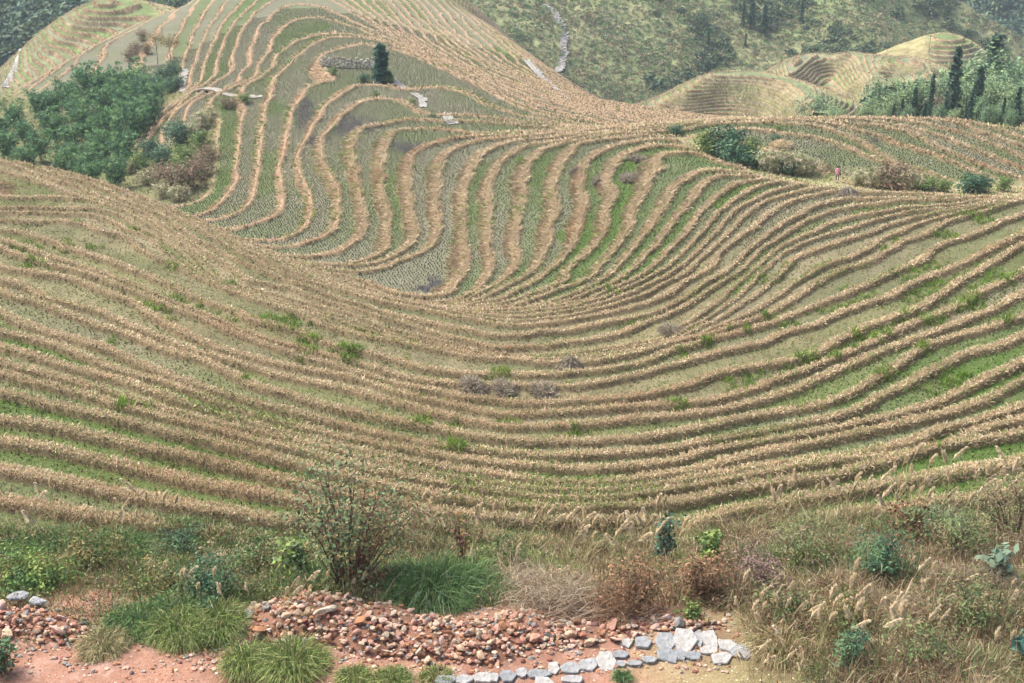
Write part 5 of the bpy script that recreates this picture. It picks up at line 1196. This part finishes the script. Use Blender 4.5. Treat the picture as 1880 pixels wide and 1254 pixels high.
reeds = Kind([build_reed(1.3, 0.25, 0.36, 0.0), build_reed(1.25, 0.5, 0.40, 0.5), build_reed(1.3, 0.1, 0.34, 0.15), build_reed(1.2, 0.35, 0.42, 0.8), build_reed(1.35, 0.15, 0.30, -0.2)])
AREAS = [  # x0, x1, y0, y1 of the foot, count, height range, where
 (1345,1480,1120,1200,20,(0.8,1.1),'at the right end of the paving','reeds right of the paving'),(1480,1660,1120,1215,26,(0.9,1.3),'in the middle of the right bank','reeds of the right bank'),(1340,1480,1225,1262,12,(0.6,0.9),'on the ochre earth at the bottom','reeds at the bottom edge'),
 (700,1010,975,1020,30,(0.9,1.5),'standing before the lowest terraces, centre','reeds of the lowest bank centre'),(1020,1250,990,1050,34,(1.0,1.6),'in the tan grass right of centre','reeds in the tan grass'),(1380,1640,930,990,24,(1.0,1.5),'before the lowest terraces, right','reeds of the lowest bank right'),(1640,1890,890,980,32,(1.0,1.7),'at the right end of the lowest terraces','reeds of the lowest bank end'),
 (60,330,950,1010,14,(0.9,1.4),'before the lowest terraces, left','reeds of the lowest bank left'),(300,470,1090,1130,9,(0.7,1.0),'over the left shrubs','reeds over the left shrubs'),(440,600,1110,1150,9,(0.8,1.1),'at the left end of the heap','reeds left of the heap'),(620,700,1080,1105,8,(0.5,0.8),'bowing over the top of the heap','reeds over the heap'),(1660,1880,1080,1230,20,(0.8,1.2),'among the lower right weeds','reeds of the lower right'),(860,1010,1060,1110,8,(0.7,1.0),'behind the tangled brush','reeds behind the brush')]
for x0, x1, y0, y1, nn, hr, wh, gr in AREAS:
    for i in range(nn):
        c = gpt(g8.uniform(x0, x1), g8.uniform(y0, y1)); reeds.put((c[0], c[1], c[2] - 0.03), 1.2 * g8.uniform(*hr) / 1.28, 'pale feathery reed plume ' + wh, gr, rz=g8.uniform(-0.6, 0.9) + (0 if g8.random() < 0.75 else 3.0))

# ---- long grass of the verge
def verge():
    n = 900000; r = g8.uniform(0, NR - 1.01, n) * 0.24; a = g8.uniform(0, NA - 1.01, n); i = r.astype(int); j = a.astype(int)
    px, py = PX[i, j], PY[i, j]; x = X[i, j]; y = Y[i, j]
    f1 = fbm(x / 1.4, y / 1.4, 401); f2 = fbm(x / 4.0, y / 4.0, 411)
    bankz = sst(935, 985, py + 95 * sst(1250, 1880, px)) * sst(1120, 1085, py)
    rgt = sst(1330, 1440, px + 40 * (f1 - 0.5)) * sst(935, 985, py + 95)
    lft = sst(560, 430, px + 120 * (f1 - 0.5)) * sst(1090, 1110, py) * sst(1215, 1180, py + 30 * sst(480, 300, px))
    ex = np.clip(np.maximum.reduce([bankz, rgt * (1 - 0.95 * ((px < 1480) & (py > 1215))), lft]), 0, 1)
    heap = np.zeros(n)
    for hx, hy, aa, bb, z in HEAPS: heap = np.maximum(heap, 1 - ((px - hx) / aa) ** 2 - ((py - hy) / bb) ** 2)
    p = ex * (0.25 + 0.75 * sst(0.35, 0.6, f1)) * (heap < 0.05)
    p = np.maximum(p, 0.02 * sst(1090, 1110, py) * (heap < 0))
    k = (px > -60) & (px < 1950) & (py < 1330) & (g8.random(n) < p * 0.6)
    x, y, px, py, f1, f2 = [q[k] for q in (x, y, px, py, f1, f2)]; n = len(x)
    x = x + g8.normal(0, 0.02, n); y = y + g8.normal(0, 0.02, n); z = ground(x, y)
    right = sst(900, 1500, px); grn = np.where(px < 620, 0.72, 0.30 + 0.25 * sst(0.45, 0.65, f2)); grn = np.where((px > 620) & (px < 920), 0.5, grn)
    isg = g8.random(n) < grn * (0.4 + 1.1 * sst(0.35, 0.6, f2))
    L = g8.uniform(0.2, 0.6, n) * (0.55 + 0.7 * f1) * (1 + 0.9 * right * f1 * 1.6)
    D = g8.normal(0, 0.42, (n, 3)); D[:, 2] = 0.9; D /= np.linalg.norm(D, axis=1, keepdims=True)
    GV = [(0.10,0.18,0.05),(0.15,0.24,0.07),(0.07,0.13,0.04),(0.20,0.27,0.10),(0.11,0.18,0.10)]; DV = [(0.46,0.37,0.23),(0.34,0.26,0.16),(0.22,0.15,0.10),(0.60,0.51,0.35),(0.20,0.12,0.08),(0.28,0.18,0.12)]
    C = np.where(isg[:, None], pick(GV, n, 0.2, g8), pick(DV, n, 0.2, g8)); P = np.stack([x, y, z - 0.02], 1)
    for m, nm, lb in ((isg, 'verge_grass', 'rank green grass of the near bank'), (~isg, 'verge_straw', 'dry stems and straw of the near bank')):
        V, q, t, c = blades(P[m], D[m], L[m], g8.uniform(0.012, 0.024, m.sum()), C[m], g8.uniform(0.4, 1.5, m.sum()), g8)
        tag(mesh_np(nm, V, [q, t], M_GRASS, c), lb, 'grass', kind='stuff')
    m = g8.random(n) < 0.012 + 0.02 * right; nt = int(m.sum()); Pt = P[m]; Dt = g8.normal(0, 0.28, (nt, 3)); Dt[:, 2] = 1; Dt /= np.linalg.norm(Dt, axis=1, keepdims=True)
    V, q, t, c = blades(Pt, Dt, g8.uniform(0.6, 1.5, nt), np.full(nt, 0.014), pick([(0.16,0.10,0.07),(0.24,0.16,0.10),(0.12,0.08,0.06),(0.46,0.36,0.22)], nt, 0.2, g8), np.full(nt, 0.3), g8)
    tag(mesh_np('dead_stalks', V, [q, t], M_GRASS, c), 'thin dark dead stalks standing over the near bank', 'stalks', kind='stuff')
    # low leafy weeds between the grasses
    m = g8.random(n) < 0.10; P2 = np.repeat(P[m], 7, 0) + np.abs(g8.normal(0, 0.11, (m.sum() * 7, 3))) * np.array([1, 1, 1.2]) * g8.choice([-1, 1], (m.sum() * 7, 3)) * np.array([1, 1, 0]) + np.array([0, 0, 1]) * np.abs(g8.normal(0.05, 0.14, (m.sum() * 7, 1)))
    V, q, _, c = leaf_quads(P2, np.full(len(P2), 0.032), pick([(0.13,0.21,0.07),(0.20,0.27,0.09),(0.08,0.14,0.06),(0.26,0.19,0.08),(0.30,0.23,0.09)], len(P2), 0.2, g8), g8, flat=0.5)
    tag(mesh_np('leafy_weeds', V, [q], M_LEAF, c), 'small leafy weeds between the grasses of the near bank', 'weeds', kind='stuff')
    # pebbles and clods on the bare earth
    b = Blob()
    for i in range(1500):
        px, py = g8.uniform(-30, 1500), g8.uniform(1170, 1290); V, F = stone(g8, 1, .85, .6, 1); r_ = abs(g8.normal(0, 0.022)) + 0.012; c = gpt(px, py)
        b.add(V * r_ + c + [0, 0, 0.005], None, F, np.array([(0.42,0.22,0.15),(0.36,0.18,0.12),(0.52,0.36,0.26),(0.6,0.52,0.45),(0.45,0.30,0.17)][g8.integers(0, 5)]) * (np.array([0.95,1.25,1.0]) if px > 1150 else 1))
    tag(b.build('pebbles', M_STONE), 'clods and pebbles scattered on the bare earth', 'pebbles', kind='stuff')
verge()
